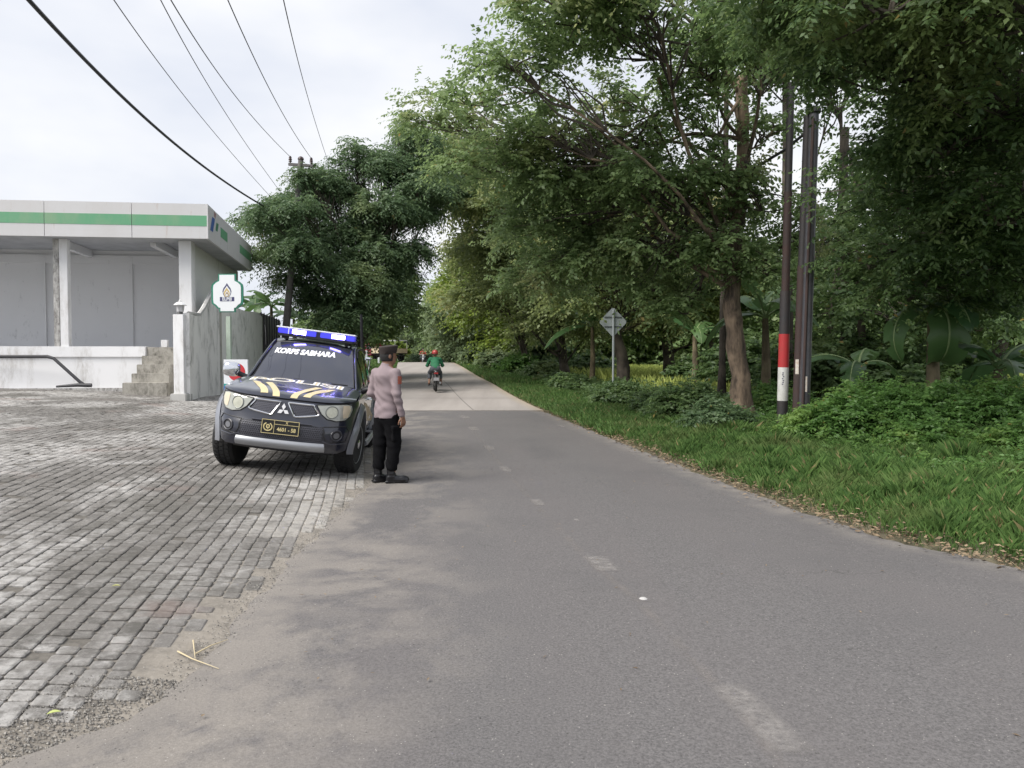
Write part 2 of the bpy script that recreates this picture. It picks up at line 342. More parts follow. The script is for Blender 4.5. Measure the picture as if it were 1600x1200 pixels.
# ------------------------------------------------------------------ paved yard
U = Vector((-.187, 1)).normalized(); W = Vector((U.y, -U.x))       # rows run along U
k = NT('paving_bed'); n = k.noise(24, 6, .75); e = k.attr('edge')
c = k.mix(k.ramp(n, .35, .65), (.085, .078, .068), (.16, .146, .126)); k.col(k.mix(k.math('MULTIPLY', e, k.ramp(k.noise(5, 4), .3, .5, .3, 1)), c, k.mix(k.ramp(n, .3, .7), (.20, .178, .15), (.30, .272, .235))))
k.b.inputs['Roughness'].default_value = .95; k.bump(n, .5, .02); BED = k.m
xs = np.concatenate([np.arange(-30, -12, 1.), np.arange(-12, 0, .12)]); ys = np.arange(-4, 26.4, .12)
XX, YY = np.meshgrid(np.linspace(0, 1, 90) ** 1.6, ys); L_ = le(YY) + .1; XX = L_ - XX * 26
dd = L_ - XX; Zb = gz(np.minimum(XX, le(YY)), YY) + .004 - .004 * sst((dd - .3) / .2)
V = np.stack([XX, YY, Zb], -1).reshape(-1, 3); nx = 90; i, j = np.meshgrid(np.arange(nx - 1), np.arange(len(ys) - 1)); a = (j * nx + i).ravel(); F = np.stack([a + 1, a, a + nx, a + nx + 1], -1)
yard = link('yard_paving', np_mesh('yard_paving', V, F, BED, attr=[('edge', 'POINT', (sst(1 - (dd - .15) / .75)).ravel())], smooth=True))
tag(yard, 'grey block paved yard in front of the white shop', kind='structure')
k = NT('paver_concrete'); a = k.attr('rnd'); fine = k.noise(170, 4, .8); mid = k.noise(22, 6, .75); st = k.noise(.75, 6, .68, None, (1, .5, 1), .6); st2 = k.noise(6, 6, .8)
c = k.mix(a, (.125, .118, .108), (.24, .227, .212)); c = k.mix(k.ramp(fine, .35, .68, 0, .65), c, (.075, .07, .064)); c = k.mix(k.ramp(mid, .48, .72, 0, .65), c, (.31, .295, .275))
white = k.math('MULTIPLY', k.ramp(st, .47, .57), k.ramp(st2, .4, .58, .05, 1)); c = k.mix(k.math('MULTIPLY', white, .72), c, (.52, .505, .485))
c = k.mix(k.math('MULTIPLY', k.ramp(k.noise(.5, 3), .52, .66), .4), c, (.085, .08, .066))
c = k.mix(k.math('MULTIPLY', k.ramp(k.noise(.8, 4), .6, .68), .4), c, (.21, .15, .13))
c = k.mix(k.math('MULTIPLY', k.attr('edge'), k.ramp(k.noise(7, 5, .7), .4, .6, .15, 1)), c, (.36, .34, .31))
k.col(c); k.b.inputs['Roughness'].default_value = .92; k.b.inputs['Specular IOR Level'].default_value = .3; k.bump(k.math('ADD', fine, k.math('MULTIPLY', mid, 2.)), .6, .008); PAV = k.m
RW = .106
def paver_verts(l, w, rg):
    """top outline with worn corners; 8 top points inset, 8 side points"""
    hl, hw, c = l / 2 - .0062, w / 2 - .0036, .011
    P = np.array([(-hl + c, -hw), (hl - c, -hw), (hl, -hw + c), (hl, hw - c), (hl - c, hw), (-hl + c, hw), (-hl, hw - c), (-hl, -hw + c)]) + rg.normal(0, .0022, (8, 2))
    top = np.concatenate([P * [[1 - .008 / hl, 1 - .008 / hw]], np.full((8, 1), .0)], 1); mid_ = np.concatenate([P, np.full((8, 1), -.005)], 1); low = np.concatenate([P, np.full((8, 1), -.05)], 1)
    return np.concatenate([top, mid_, low])
PF8 = [tuple(range(8))] + [(i_, 8 + i_, 8 + (i_ + 1) % 8, (i_ + 1) % 8)[::-1] for i_ in range(8)] + [(8 + i_, 16 + i_, 16 + (i_ + 1) % 8, 8 + (i_ + 1) % 8)[::-1] for i_ in range(8)]
variants = {}
for ln in (.105, .2):
    for q in range(8):
        v = paver_verts(ln, RW, RNG); me = bpy.data.meshes.new('paver'); me.from_pydata(v.tolist(), [], PF8); me.materials.append(PAV)
        at_ = me.attributes.new('rnd', 'FLOAT', 'POINT'); at_.data.foreach_set('value', np.full(24, RNG.random(), np.float32))
        ed = me.attributes.new('edge', 'FLOAT', 'POINT'); variants[(ln, q)] = (me, v)
slots = []
for rI in range(-34, 170):
    o = 2.0 + rI * RW; s = -1 + RNG.random() * .2; run = 0
    while s < 27:
        ln = .2 if RNG.random() < (.22 if rI % 9 else .7) else .105
        c = W * -(o) + U * (s + ln / 2); x, y = c.x + .3, c.y; s += ln
        wob = .012 * math.sin(y * 1.1 + rI * .11) + .003 * math.sin(y * 4.1 + rI); x += wob
        gap = 0.13 + .05 * math.sin(y * 7) + .06 * math.sin(y * 2.2) if y < 5.6 else .03 + .04 * math.sin(y * 6)
        if y < 3.3: gap += (3.3 - y) * .3
        gap += RNG.random() * .05
        if x > le(y) - gap - ln * .2 or y < 2.2 or x < -.74 * y - 1.0 or y > 26: continue
        if y > 21.6 and x > -5.2: continue
        if RNG.random() < .008: continue
        slots.append((x, y, ln))
slots.sort(key=lambda s: s[0] ** 2 + s[1] ** 2)
rot0 = math.atan2(U.y, U.x)
near = [s for s in slots if abs(s[0]) < .69 * s[1] + .05 and s[1] > 2.75][:300]; nearset = set(near)
def seat(x, y):
    """height and tilt of a paver"""
    e = .05; zx = (G(x + e, y) - G(x - e, y)) / (2 * e); zy = (G(x, y + e) - G(x, y - e)) / (2 * e)
    h = G(x, y) + .012 + RNG.normal(0, .0018) - (.016 if RNG.random() < .02 else 0)
    return h, zx + RNG.normal(0, .012), zy + RNG.normal(0, .012)
bigV = []; bigR = []; bigE = []
for s in slots:
    x, y, ln = s; h, zx, zy = seat(x, y); a = rot0 + RNG.normal(0, .02 if y < 8 else .012); me, v = variants[(ln, int(RNG.integers(8)))]
    e = float(sst(1 - (le(y) - x - .1) / .8)) * (1 if y > 5 else .6)
    if s in nearset:
        o = link('paver', me, yard); nz = Vector((-zx, -zy, 1)).normalized(); xa = Vector((math.cos(a), math.sin(a), 0)); xa = (xa - nz * xa.dot(nz)).normalized(); ya = nz.cross(xa)
        M = Matrix((xa, ya, nz)).transposed().to_4x4(); M.translation = (x, y, h); o.matrix_local = M
    else:
        ca, sa = math.cos(a), math.sin(a); px = v[:, 0] * ca - v[:, 1] * sa; py = v[:, 0] * sa + v[:, 1] * ca
        bigV.append(np.stack([px + x, py + y, v[:, 2] + h + px * zx + py * zy], -1)); bigR.append(np.full(24, RNG.random())); bigE.append(np.full(24, e))
BV = np.concatenate(bigV); nb = len(bigV)
quads = np.array([f for f in PF8 if len(f) == 4] + [(0, 1, 2, 3), (0, 3, 4, 7), (4, 5, 6, 7)])
Fq = (np.arange(nb)[:, None, None] * 24 + quads[None]).reshape(-1, 4)
pm = link('paving_blocks', np_mesh('paving_blocks', BV, Fq, PAV, attr=[('rnd', 'POINT', np.concatenate(bigR)), ('edge', 'POINT', np.concatenate(bigE))]), yard)
tag(pm, kind='stuff')
print('pavers', len(slots))
# ------------------------------------------------------------------ vegetation
def norm(a): return a / np.maximum(np.linalg.norm(a, axis=-1, keepdims=True), 1e-9)
def leaf_quads(P, A, Nn, ln, wd, shape=.45):
    """one rhombic leaf per row: base P, axis A, normal Nn, length ln, width wd"""
    S = norm(np.cross(A, Nn)); ln = ln[:, None]; wd = wd[:, None]
    m = P + A * ln * shape
    droop = -np.array([[0, 0, 1.]]) * ln * .12
    return np.stack([P, m + S * wd * .5, P + A * ln + droop, m - S * wd * .5], 1)
def sprays(C, D, rng, twigs=9, leaves=14, tl=.55, ll=.08, lw=.045, droop=.35, side=1.0, spread=.9, up=.25):
    """clumps of twigs with leaves on both sides. C clump centres, D outward direction"""
    n = len(C); T = twigs
    td = norm(D[:, None] * .55 + rng.normal(0, 1, (n, T, 3)) * spread * np.array([1, 1, .7]) + np.array([0, 0, up]))
    p0 = C[:, None] + rng.normal(0, .12 * tl, (n, T, 3)); L_ = tl * rng.uniform(.6, 1.25, (n, T, 1))
    t = (np.arange(leaves) + .6) / leaves; t = t[None, None, :, None]
    sgn = np.where(np.arange(leaves) % 2, 1., -1.)[None, None, :, None]
    g = np.array([0, 0, -1.])
    P = p0[:, :, None] + td[:, :, None] * (L_[:, :, None] * t) + g * droop * L_[:, :, None] * t ** 2
    tan = norm(td[:, :, None] + g * 2 * droop * t)
    sd = norm(np.cross(tan, np.broadcast_to(np.array([0, 0, 1.]), tan.shape)) + rng.normal(0, .15, tan.shape))
    A = norm(tan * rng.uniform(.3, .8, tan.shape[:3] + (1,)) + sd * sgn * side + g * rng.uniform(0, .5, tan.shape[:3] + (1,)))
    Nn = norm(rng.normal(0, .62, A.shape) + np.array([-.25, -.2, .85]) + D[:, None, None] * .25)
    k = n * T * leaves
    f = rng.uniform(.7, 1.25, k)
    q = leaf_quads(P.reshape(k, 3), A.reshape(k, 3), Nn.reshape(k, 3), ll * f, lw * f)
    tone = np.clip(np.repeat(rng.normal(.45, .2, n * T), leaves) + rng.normal(0, .16, k), 0, .98)
    tone = np.where(rng.random(k) < .002, 1, tone)
    ends = P[:, :, -1]
    return q.reshape(-1, 3), tone, p0, ends
def leaves_obj(name, parts, m, parent):
    V = np.concatenate([p[0] for p in parts]); rn = np.concatenate([p[1] for p in parts]); n = len(V) // 4
    return link(name, np_mesh(name, V, np.arange(n * 4), m, attr=[('rnd', 'FACE', rn)]), parent)
def blob_points(blobs, n, rng, shell=.45, flat=.8):
    """clump centres spread through overlapping ellipsoids, denser near their skins"""
    B = np.array([(b[0], b[1], b[2], b[3]) for b in blobs]); w = B[:, 3] ** 2.2; w /= w.sum()
    idx = rng.choice(len(B), n, p=w); d = norm(rng.normal(0, 1, (n, 3))); d[:, 2] = np.abs(d[:, 2]) * .6 + d[:, 2] * .4
    r = rng.uniform(shell, 1., n) ** .8
    return B[idx, :3] + d * (B[idx, 3] * r)[:, None] * np.array([1, 1, flat]), d, idx
LEAF = dict(
    broad=leaf_mat('leaf_broad_green', (.115, .18, .07), (.205, .285, .12), (.25, .275, .125), .48),
    yellow=leaf_mat('leaf_olive_green', (.13, .175, .07), (.23, .275, .105), (.30, .30, .13), .48),
    dark=leaf_mat('leaf_dark_shade_green', (.055, .10, .04), (.13, .2, .07), (.17, .215, .08), .45),  # darker greens; backlit shade of the upper right crown is put into the colour
    feather=leaf_mat('leaf_feathery_green', (.065, .115, .055), (.13, .195, .09), (.16, .215, .095), .42),
    bush=leaf_mat('leaf_undergrowth', (.065, .14, .035), (.13, .25, .065), (.17, .27, .07), .42, patch=1.2),
    far=leaf_mat('leaf_far_haze_green', (.12, .17, .09), (.19, .25, .12), (.22, .27, .12), .4),  # lighter greens put the distance haze into the leaf colour
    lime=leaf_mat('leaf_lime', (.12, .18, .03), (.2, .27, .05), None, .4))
BARK = dict(grey=bark_mat('bark_grey_brown', (.035, .027, .021), (.21, .155, .11)), dark=bark_mat('bark_dark', (.028, .023, .019), (.085, .07, .056)), twig=mat('twig', (.12, .1, .08), .9))
def curve_pts(a, b, sag, rng, n=6, wob=.06):
    a = Vector(a); b = Vector(b); L_ = (b - a).length; pts = []
    o = Vector(rng.normal(0, wob * L_, 3)); o2 = Vector(rng.normal(0, wob * .5 * L_, 3))
    for i_ in range(n + 1):
        t = i_ / n; pts.append(a.lerp(b, t) + Vector((0, 0, sag * L_)) * math.sin(math.pi * t) + o * math.sin(math.pi * t) + o2 * math.sin(2 * math.pi * t))
    return pts
def tree(base, trunk, blobs, label, leaf='broad', bark='grey', clumps=400, tw=9, lv=14, tl=.55, ll=.08, lw=.045, r0=.2, seed=1, group=None, droop=.35, fork=None, shell=.45, up=.25, limbs=True, flat=.8, spread=.9, name='roadside_tree', twigr=.012):
    """trunk: list of (x, y, z) up to the fork; blobs: (x, y, z, radius)"""
    rng = np.random.default_rng(seed)
    root = empty(name, base, label=label, cat='tree', group=group); off = Vector(base)
    wb = MB(); n = len(trunk); tp = [Vector(p) - off for p in trunk]
    fine = []
    for a_ in range(n - 1):
        for q in range(4): t = q / 4; fine.append(tp[a_].lerp(tp[a_ + 1], t) + Vector(rng.normal(0, r0 * .05, 3)))
    fine.append(tp[-1]); m = len(fine)
    rad = [r0 * (1 + .5 * max(0, 1 - q / (m * .12)) ** 2) * (1 - .45 * q / (m - 1)) * (1 + .09 * math.sin(q * 2.3 + seed)) for q in range(m)]
    fine[0] = fine[0] - Vector((0, 0, .15)); wb.tube(fine, rad, 12)
    C, D, idx = blob_points(blobs, clumps, rng, shell, flat)
    br = MB(); top = fine[-1]
    if limbs:
        for bi, b_ in enumerate(blobs):
            c = Vector(b_[:3]) - off; st = fine[int(m * rng.uniform(.72, .98))] if fork is None else fine[min(m - 1, int(m * fork + rng.integers(0, max(1, int(m * (1 - fork))))))]
            d_ = (c - st).length; rl = r0 * .34 * min(1, .35 + b_[3] * .25)
            pts = curve_pts(st, c, .10, rng, 7, .07); wb.tube(pts, [max(.012, rl * (1 - .78 * q / 7)) for q in range(8)], 7)
            mine = np.where(idx == bi)[0]; rng.shuffle(mine)
            for ci in mine[:30]:
                s_ = pts[int(rng.integers(4, 8))]; e_ = Vector(C[ci]) - off
                br.tube(curve_pts(s_, e_, .05, rng, 4, .08), [max(twigr * .6, twigr * 2.0 * (1 - q / 5)) for q in range(5)], 4, cap=False)
    wb.obj('trunk', BARK[bark], root, smooth=60, fix=False)
    if limbs: tag(br.obj('branches', BARK['dark'], root, smooth=60, fix=False), kind='stuff')
    s = sprays(C - np.array(off), D, rng, tw, lv, tl, ll, lw, droop, up=up, spread=spread)
    leaves_obj('crown', [s], LEAF[leaf], root)
    return root
def pb(lst):
    """blobs given on a photo sight line and depth, radius in metres"""
    return [(*at(x, y, Y), r_) for x, y, Y, r_ in lst]
def tp_(lst): return [tuple(at(x, y, Y)) for x, y, Y in lst]
def gp(px, Y):
    x = at(px, 600, Y).x; return (x, Y, G(x, Y))

# --- the big trunk by the road and its wide crown
b0 = gp(1165, 16.3)
tree(b0, [b0] + tp_([(1152, 560, 16.3), (1143, 480, 16.3), (1150, 380, 16.4), (1162, 250, 16.5), (1160, 120, 16.6)]),
     pb([(800, 110, 14.5, .95), (900, 40, 14.5, 1.4), (1020, 30, 14, 1.5), (1090, 110, 15, 1.0), (860, 215, 16.5, 1.15), (770, 270, 17.5, 1.4), (735, 165, 16.5, .75), (700, 200, 18.5, 1.2), (1090, 290, 16.5, 1.3), (940, 300, 18, 1.6), (1030, 400, 17, 1.5), (1190, 330, 16, .9), (860, 370, 19, 1.6), (1190, 60, 15, 1.4), (1120, 410, 16.2, 1.0), (960, 420, 18.5, 1.3), (870, 10, 13.5, 1.0), (1250, 390, 16.5, .8), (960, 160, 17, .8), (1210, 200, 16.5, .7), (1020, 455, 17.5, 1.0), (890, 420, 18.5, 1.2), (1075, 490, 17, .8), (1020, 300, 16, 1.3), (880, 300, 17.5, 1.3), (960, 240, 17.5, 1.1), (1200, 430, 16, .8), (1090, 190, 16, .9), (840, 450, 20, 1.2)]),
     'large grey trunked tree leaning over the road beside the striped pole', 'broad', 'grey', 860, 10, 13, .62, .10, .065, .215, 3, fork=.45)
# --- tree whose branches hang in from the upper right, near
b0 = (9.6, 11.5, G(9.6, 11.5))
tree(b0, [b0, (9.3, 11.5, 2.5), (8.6, 11.2, 4.2), (7.8, 11, 5.6)],
     pb([(1310, 40, 10, 1.3), (1400, 130, 10.5, 1.2), (1500, 60, 9.5, 1.4), (1590, 180, 9.5, 1.4), (1480, 240, 10.5, 1.3), (1585, 330, 10.5, 1.3), (1420, 330, 12, 1.0), (1500, 400, 12, 1.2), (1390, 20, 8.5, 1.0), (1600, 20, 8, 1.2), (1210, -10, 9, .9), (1330, 300, 13, .7), (1600, 440, 12, 1.1), (1360, 420, 13.5, .8), (1420, 470, 13, .8), (1540, 140, 12.5, 1.4), (1450, 160, 13, 1.2), (1570, 270, 13, 1.4), (1520, 480, 13.5, .9)]),
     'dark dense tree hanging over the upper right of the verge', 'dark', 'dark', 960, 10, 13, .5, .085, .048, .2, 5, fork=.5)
# --- trees standing behind the poles
b0 = gp(1320, 21)
tree(b0, [b0] + tp_([(1325, 520, 21), (1315, 380, 21), (1320, 200, 21)]), pb([(1260, 470, 19.5, 1.0), (1320, 380, 21, 1.5), (1420, 420, 20, 1.6), (1300, 130, 21, 1.0), (1450, 300, 22, 2.2), (1560, 420, 21, 2), (1350, 60, 22, 1.7), (1240, 60, 23, 1.9), (1500, 520, 19, 1.3), (1390, 500, 19, 1.2)]),
     'slender dark tree standing behind the three poles', 'dark', 'dark', 420, 9, 12, .8, .13, .08, .2, 6, fork=.4)
b0 = gp(1560, 24)
tree(b0, [b0] + tp_([(1565, 500, 24), (1560, 380, 24)]), pb([(1500, 350, 24, 2.4), (1600, 300, 24, 2.6), (1420, 250, 25, 2.3), (1650, 450, 24, 2.2), (1480, 450, 25, 2), (1560, 150, 25, 2.6), (1430, 80, 26, 2.4)]),
     'dense tree behind the banana plants at the edge of the field', 'dark', 'dark', 330, 8, 12, 1.1, .17, .11, .25, 7, limbs=True)
# --- second rank along the road
b0 = gp(977, 29)
tree(b0, [b0] + tp_([(972, 560, 29), (962, 520, 29), (965, 450, 29)]), pb([(930, 430, 29, 1.9), (1010, 460, 30, 1.8), (880, 380, 31, 2.1), (1060, 500, 29, 1.5), (970, 330, 30, 2.2), (1120, 440, 28, 1.8), (900, 480, 29, 1.3), (1010, 380, 28, 1.6), (1100, 340, 28, 1.8)]),
     'bent dark trunk just behind the diamond road sign', 'yellow', 'dark', 620, 9, 11, .95, .15, .09, .27, 8, fork=.5)
b0 = gp(1047, 31.5)
tree(b0, [b0] + tp_([(1045, 560, 31.5), (1038, 500, 31.5)]), pb([(1040, 470, 32, 1.6), (1090, 420, 32, 2), (1150, 480, 31, 1.5), (1200, 430, 30, 2), (1000, 520, 32, 1.0), (1130, 520, 31, .9)]),
     'knobbly trunk wrapped in climbers to the right of the diamond sign', 'dark', 'dark', 330, 9, 10, .9, .16, .1, .3, 9, fork=.4)
b0 = gp(884, 36)
tree(b0, [b0] + tp_([(880, 560, 36), (876, 500, 36)]), pb([(830, 440, 36, 2.2), (880, 490, 35, 1.5), (780, 400, 37, 2.3), (860, 360, 36, 2.4), (820, 510, 35, 1.0), (790, 330, 35, 2), (925, 520, 35, 1.2)]),
     'straight dark trunk left of the diamond sign with an olive crown', 'yellow', 'dark', 560, 9, 10, 1.1, .18, .1, .26, 10, fork=.4)
b0 = gp(822, 43)
tree(b0, [b0] + tp_([(820, 560, 43), (815, 500, 43)]), pb([(790, 470, 43, 2.1), (762, 400, 43, 2.4), (760, 330, 42, 2.3), (720, 300, 40, 1.9), (700, 250, 39, 1.4), (735, 470, 44, 1.6), (820, 420, 44, 2.3), (750, 250, 38, 1.9), (835, 525, 43, 1.2)]),
     'tall olive tree whose crown closes over the road', 'yellow', 'dark', 560, 9, 10, 1.2, .2, .11, .22, 12, fork=.4)
b0 = gp(771, 52)
tree(b0, [b0] + tp_([(770, 550, 52), (765, 510, 52)]), pb([(760, 500, 52, 2.0), (730, 460, 53, 2.3), (790, 480, 52, 2.3), (738, 425, 54, 2), (775, 540, 51, .9), (800, 530, 50, 1.1)]),
     'slim grey trunk beside the shrubs at the bend of the verge', 'lime', 'grey', 260, 8, 10, 1.3, .24, .14, .2, 13)
b0 = gp(745, 60)
tree(b0, [b0] + tp_([(744, 550, 60), (738, 520, 60)]), pb([(720, 490, 60, 2.6), (708, 470, 62, 2.0), (750, 510, 60, 2.0), (700, 515, 64, 1.6), (715, 530, 60, 1.6)]),
     'far bushy tree just before the crest of the road', 'far', 'dark', 300, 8, 10, 1.5, .28, .16, .2, 14)
b0 = gp(690, 78)
tree(b0, [b0] + tp_([(688, 550, 78), (685, 520, 78)]), pb([(690, 500, 78, 2.6), (675, 508, 80, 1.7), (710, 510, 78, 2.4), (700, 540, 78, 1.8)]),
     'dark tree beyond the crest above the rider in red helmet', 'broad', 'dark', 240, 8, 9, 1.7, .34, .2, .25, 15)
for (px, Y, bl, lab, sd_) in [(640, 100, [(645, 540, 100, 2.0), (625, 550, 100, 1.6), (660, 540, 98, 2.4)], 'pale green shrubby tree in the gap over the far end of the road', 16),
                         (605, 92, [(600, 520, 92, 3), (600, 480, 94, 2.4), (590, 470, 92, 3), (585, 540, 90, 2.2)], 'hazy far tree beyond the parked truck', 17)]:
    b0 = gp(px, Y); tree(b0, [b0] + tp_([(px, 545, Y), (px, 525, Y)]), pb(bl), lab, 'far', 'grey', 160, 8, 9, 1.9, .4, .24, .2, sd_, limbs=False)
# backdrop trees across the field
q = 0
for (px, Y, h, r_, lab) in [(900, 62, 6, 4, 'far field tree seen between the sign and the straight trunk'), (980, 58, 6.5, 4, 'far field tree rising above the diamond sign'), (1070, 60, 6, 4.2, 'far field tree between the knobbly trunk and the thin stems'), (1150, 55, 6.5, 4, 'far field tree behind the large grey trunk'), (1240, 57, 7, 4.4, 'far field tree behind the striped pole'), (1330, 52, 6.5, 4.2, 'far field tree right of the three poles'), (1420, 55, 7, 4.4, 'far field tree above the hanging banana leaf'), (1510, 50, 7, 4.2, 'far field tree behind the banana clump'), (1600, 52, 7.5, 4.4, 'far field tree at the right edge of the field'), (1700, 52, 8, 5, 'far field tree past the right edge of the field'), (840, 66, 6, 3.4, 'far field tree behind the olive roadside trees'), (790, 72, 6, 3.2, 'far field tree at the end of the row')]:
    b0 = gp(px, Y); x, y, z = b0; q += 1
    tree(b0, [b0, (x, y, z + h * .4), (x, y, z + h * .7)], [(x, y, z + h * .55, r_ * .8), (x - r_ * .6, y, z + h * .45, r_ * .6), (x + r_ * .6, y + 1, z + h * .5, r_ * .6), (x, y, z + h, r_ * .7), (x + 1, y, z + 1.6, r_ * .55), (x - r_ * .5, y, z + 1.4, r_ * .5), (x - r_ * .9, y - .5, z + .6, r_ * .45), (x + r_ * .9, y - .5, z + .6, r_ * .45), (x, y - 1, z + .5, r_ * .45)], lab, 'dark' if q % 2 else 'broad', 'dark', 160, 8, 9, 2., .42, .26, .22, 30 + q, limbs=False, name='field_tree')
# --- slim stems in the strip of field seen under the crowns
for q, (px, Y, r_, topy, lab, lean) in enumerate([(1081, 33, .09, 500, 'thin forked stem in front of the bright field', 6), (1114, 30, .12, 470, 'thin dark stem left of the large grey trunk', -4), (1235, 24, .15, 420, 'crooked stem in shade close behind the striped pole', 30), (1285, 22, .14, 440, 'stem wrapped in creepers right of the three poles', 20), (1360, 20, .13, 470, 'bare stem among the banana leaves', -20), (1128, 20, .1, 60, 'tall thin stem rising beside the large grey trunk', 8), (1232, 19, .14, 100, 'tall dark stem seen against the sky above the striped pole', -4), (850, 48, .14, 480, 'slim stem behind the straight dark trunk', 3), (795, 56, .15, 500, 'slim stem in the shade of the olive tree', 2), (805, 58, .15, 500, 'pale stem deep in the verge shade', -2)]):
    b0 = gp(px, Y); t1 = at(px + lean * .6, (600 + topy) / 2, Y); t2 = at(px + lean, topy, Y)
    tree(b0, [b0, tuple(t1), tuple(t2)], [(t2.x + .5, t2.y, t2.z, .9), (t2.x - .6, t2.y + .4, t2.z - .3, .8)], lab, 'dark', 'dark', 26, 8, 10, .8, .15, .1, r_, 60 + q, name='slim_tree')

# --- the feathery tree left of the road
b0 = gp(552, 33)
tree(b0, [b0] + tp_([(553, 540, 33), (556, 500, 33), (540, 455, 33)]),
     pb([(420, 350, 32, .95), (465, 330, 33, 1.2), (520, 300, 33, 1.3), (560, 260, 33, 1.0), (545, 370, 33, 1.5), (610, 270, 33, 1.0), (470, 390, 31.5, 1.2), (600, 330, 32, 1.3), (650, 260, 34, 1.1), (640, 340, 33, 1.2), (420, 400, 31.5, .8), (520, 420, 32, 1.3), (590, 400, 32, 1.3), (640, 395, 32.5, .9), (390, 345, 32, .55), (430, 345, 30, .9), (462, 330, 29.8, .85), (470, 395, 29.8, 1.0), (490, 285, 31.5, .8), (665, 300, 33, 1.2), (640, 215, 35, .8), (540, 500, 31, 1.1), (590, 470, 31.5, 1.2), (560, 440, 31, 1.2), (560, 470, 33, 1.0), (500, 470, 33, 1.0), (620, 425, 32.5, .6), (660, 225, 34, .8), (560, 232, 33, .55), (600, 243, 33, .5), (690, 300, 35, 1.3), (450, 445, 32, .7)]),
     'wide feathery tree left of the road behind the police pickup', 'feather', 'dark', 1450, 12, 11, .75, .15, .058, .3, 20, fork=.3, up=.05, droop=.5, shell=.55, flat=.62)
b0 = gp(562, 40)
tree(b0, [b0] + tp_([(564, 545, 40), (575, 510, 40)]), pb([(600, 480, 40, 1.7), (575, 510, 39, 1.4), (620, 450, 40, 1.3), (578, 520, 38, 1.0), (628, 490, 40, .9), (550, 530, 37, 1.0), (615, 500, 39, .9), (520, 510, 38, 1.3), (545, 490, 39, 1.3)]),
     'smaller round leaved tree below the feathery one', 'broad', 'dark', 360, 9, 11, .8, .17, .12, .16, 21)

# --- bananas
BAN = leaf_mat('banana_leaf', (.035, .085, .03), (.09, .16, .055), None, .3, .38, 1); BANM = mat('banana_midrib', (.16, .22, .09), .6); STEM = bark_mat('banana_stem', (.06, .045, .03), (.16, .13, .08))
def banana(base, h, nleaf, label, seed, size=1.9, dirs=None):
    rng = np.random.default_rng(seed); root = empty('banana_plant', base, label=label, cat='banana plant', group='banana plants')
    b = MB(); b.tube([(0, 0, -.1), (.03, 0, h * .5), (0, .02, h)], [.13, .11, .07], 10); b.obj('stem', STEM, root, smooth=60)
    for q in range(nleaf):
        if dirs and q < len(dirs): az, el, cur, ln = dirs[q]
        else: az = q * 2.4 + rng.normal(0, .3); el = rng.uniform(.5, 1.25); cur = rng.uniform(.7, 1.5); ln = size * rng.uniform(.75, 1.1)
        az = R(az) if dirs and q < len(dirs) else az
        hd = Vector((math.cos(az), math.sin(az), 0)); sd_ = Vector((-math.sin(az), math.cos(az), 0)); pts = []; p = Vector((0, 0, h)); a = el; n = 16
        for s_ in range(n + 1):
            pts.append(p.copy()); p = p + (hd * math.cos(a) + Vector((0, 0, 1)) * math.sin(a)) * ln / n; a -= cur / n * 1.6
        V = []; F = []; w0 = .27 * ln / 1.7
        tear = [0] * (n + 1)
        for s_ in range(n + 1):
            t = s_ / n; w = 0 if t < .16 else w0 * math.sin(math.pi * min(1, (t - .16) / .84) ** .75) ** .55 + .01
            w *= 1 + rng.normal(0, .05); tn = (pts[min(n, s_ + 1)] - pts[max(0, s_ - 1)]).normalized(); up_ = sd_.cross(tn).normalized() * -1
            for c in (-1, -.5, 0, .5, 1):
                f = abs(c); V.append(pts[s_] + sd_ * (c * w) + up_ * (.22 * w * (f - .9 * f * f)) * -1 + Vector((0, 0, -1)) * w * .35 * f * f + tn * (-.06 * f * w) + Vector(rng.normal(0, .008, 3)))
        for s_ in range(n):
            for c in range(4):
                if c in (0, 3) and s_ > 3 and rng.random() < .13: continue
                a0 = s_ * 5 + c; F.append((a0, a0 + 1, a0 + 6, a0 + 5))
        me = np_mesh('leaf', [tuple(v) for v in V], F, BAN, attr=[('rnd', 'FACE', np.full(len(F), rng.uniform(.1, .9)) + rng.normal(0, .03, len(F)))], smooth=True)
        lf = link('leaf', me, root); mb = MB(); mb.tube([pp + Vector((0, 0, -.006)) for pp in pts], [.03 * (1 - .85 * i_ / n) for i_ in range(n + 1)], 6); mb.obj('midrib', BANM, lf, smooth=60)
    return root
def bp(px, Y): return gp(px, Y)
banana(bp(1195, 18.5), 2.4, 7, 'banana plant half hidden behind the large grey trunk', 1, 1.9, [(200, 1.3, .5, 1.8)])
banana(bp(1340, 15.5), 1.3, 5, 'banana plant with drooping leaves right of the three poles', 2, 1.45)
banana(bp(1455, 13.5), 2.3, 6, 'banana plant with one broad leaf hanging straight down', 3, 1.7, [(262, .4, 2.6, 2.0), (200, .5, 1.9, 1.7)])
banana(bp(1560, 14), 1.25, 7, 'low banana plant with a pale arching leaf at the right edge', 4, 1.5, [(150, 1.0, 1.6, 1.5), (20, .9, 1.6, 1.4)])
banana(bp(925, 33), 2.6, 6, 'banana plant whose long leaf pokes out left of the diamond sign', 5, 2.3, [(195, .25, .9, 2.6)])
banana(bp(1085, 26), 2.2, 6, 'banana plant in the shade between the sign and the big trunk', 6, 1.8)
for q, (px, Y, h, lab) in enumerate([(425, 40, 3.3, 'tall banana plant beside the dark metal fence'), (460, 42, 2.8, 'banana plant with dry leaves left of the feathery tree'), (400, 44, 3.2, 'banana plant right behind the canopy corner'), (500, 44, 2.6, 'banana plant in shade behind the light bar')]):
    banana(bp(px, Y), h, 8, lab, 10 + q, 2.3)

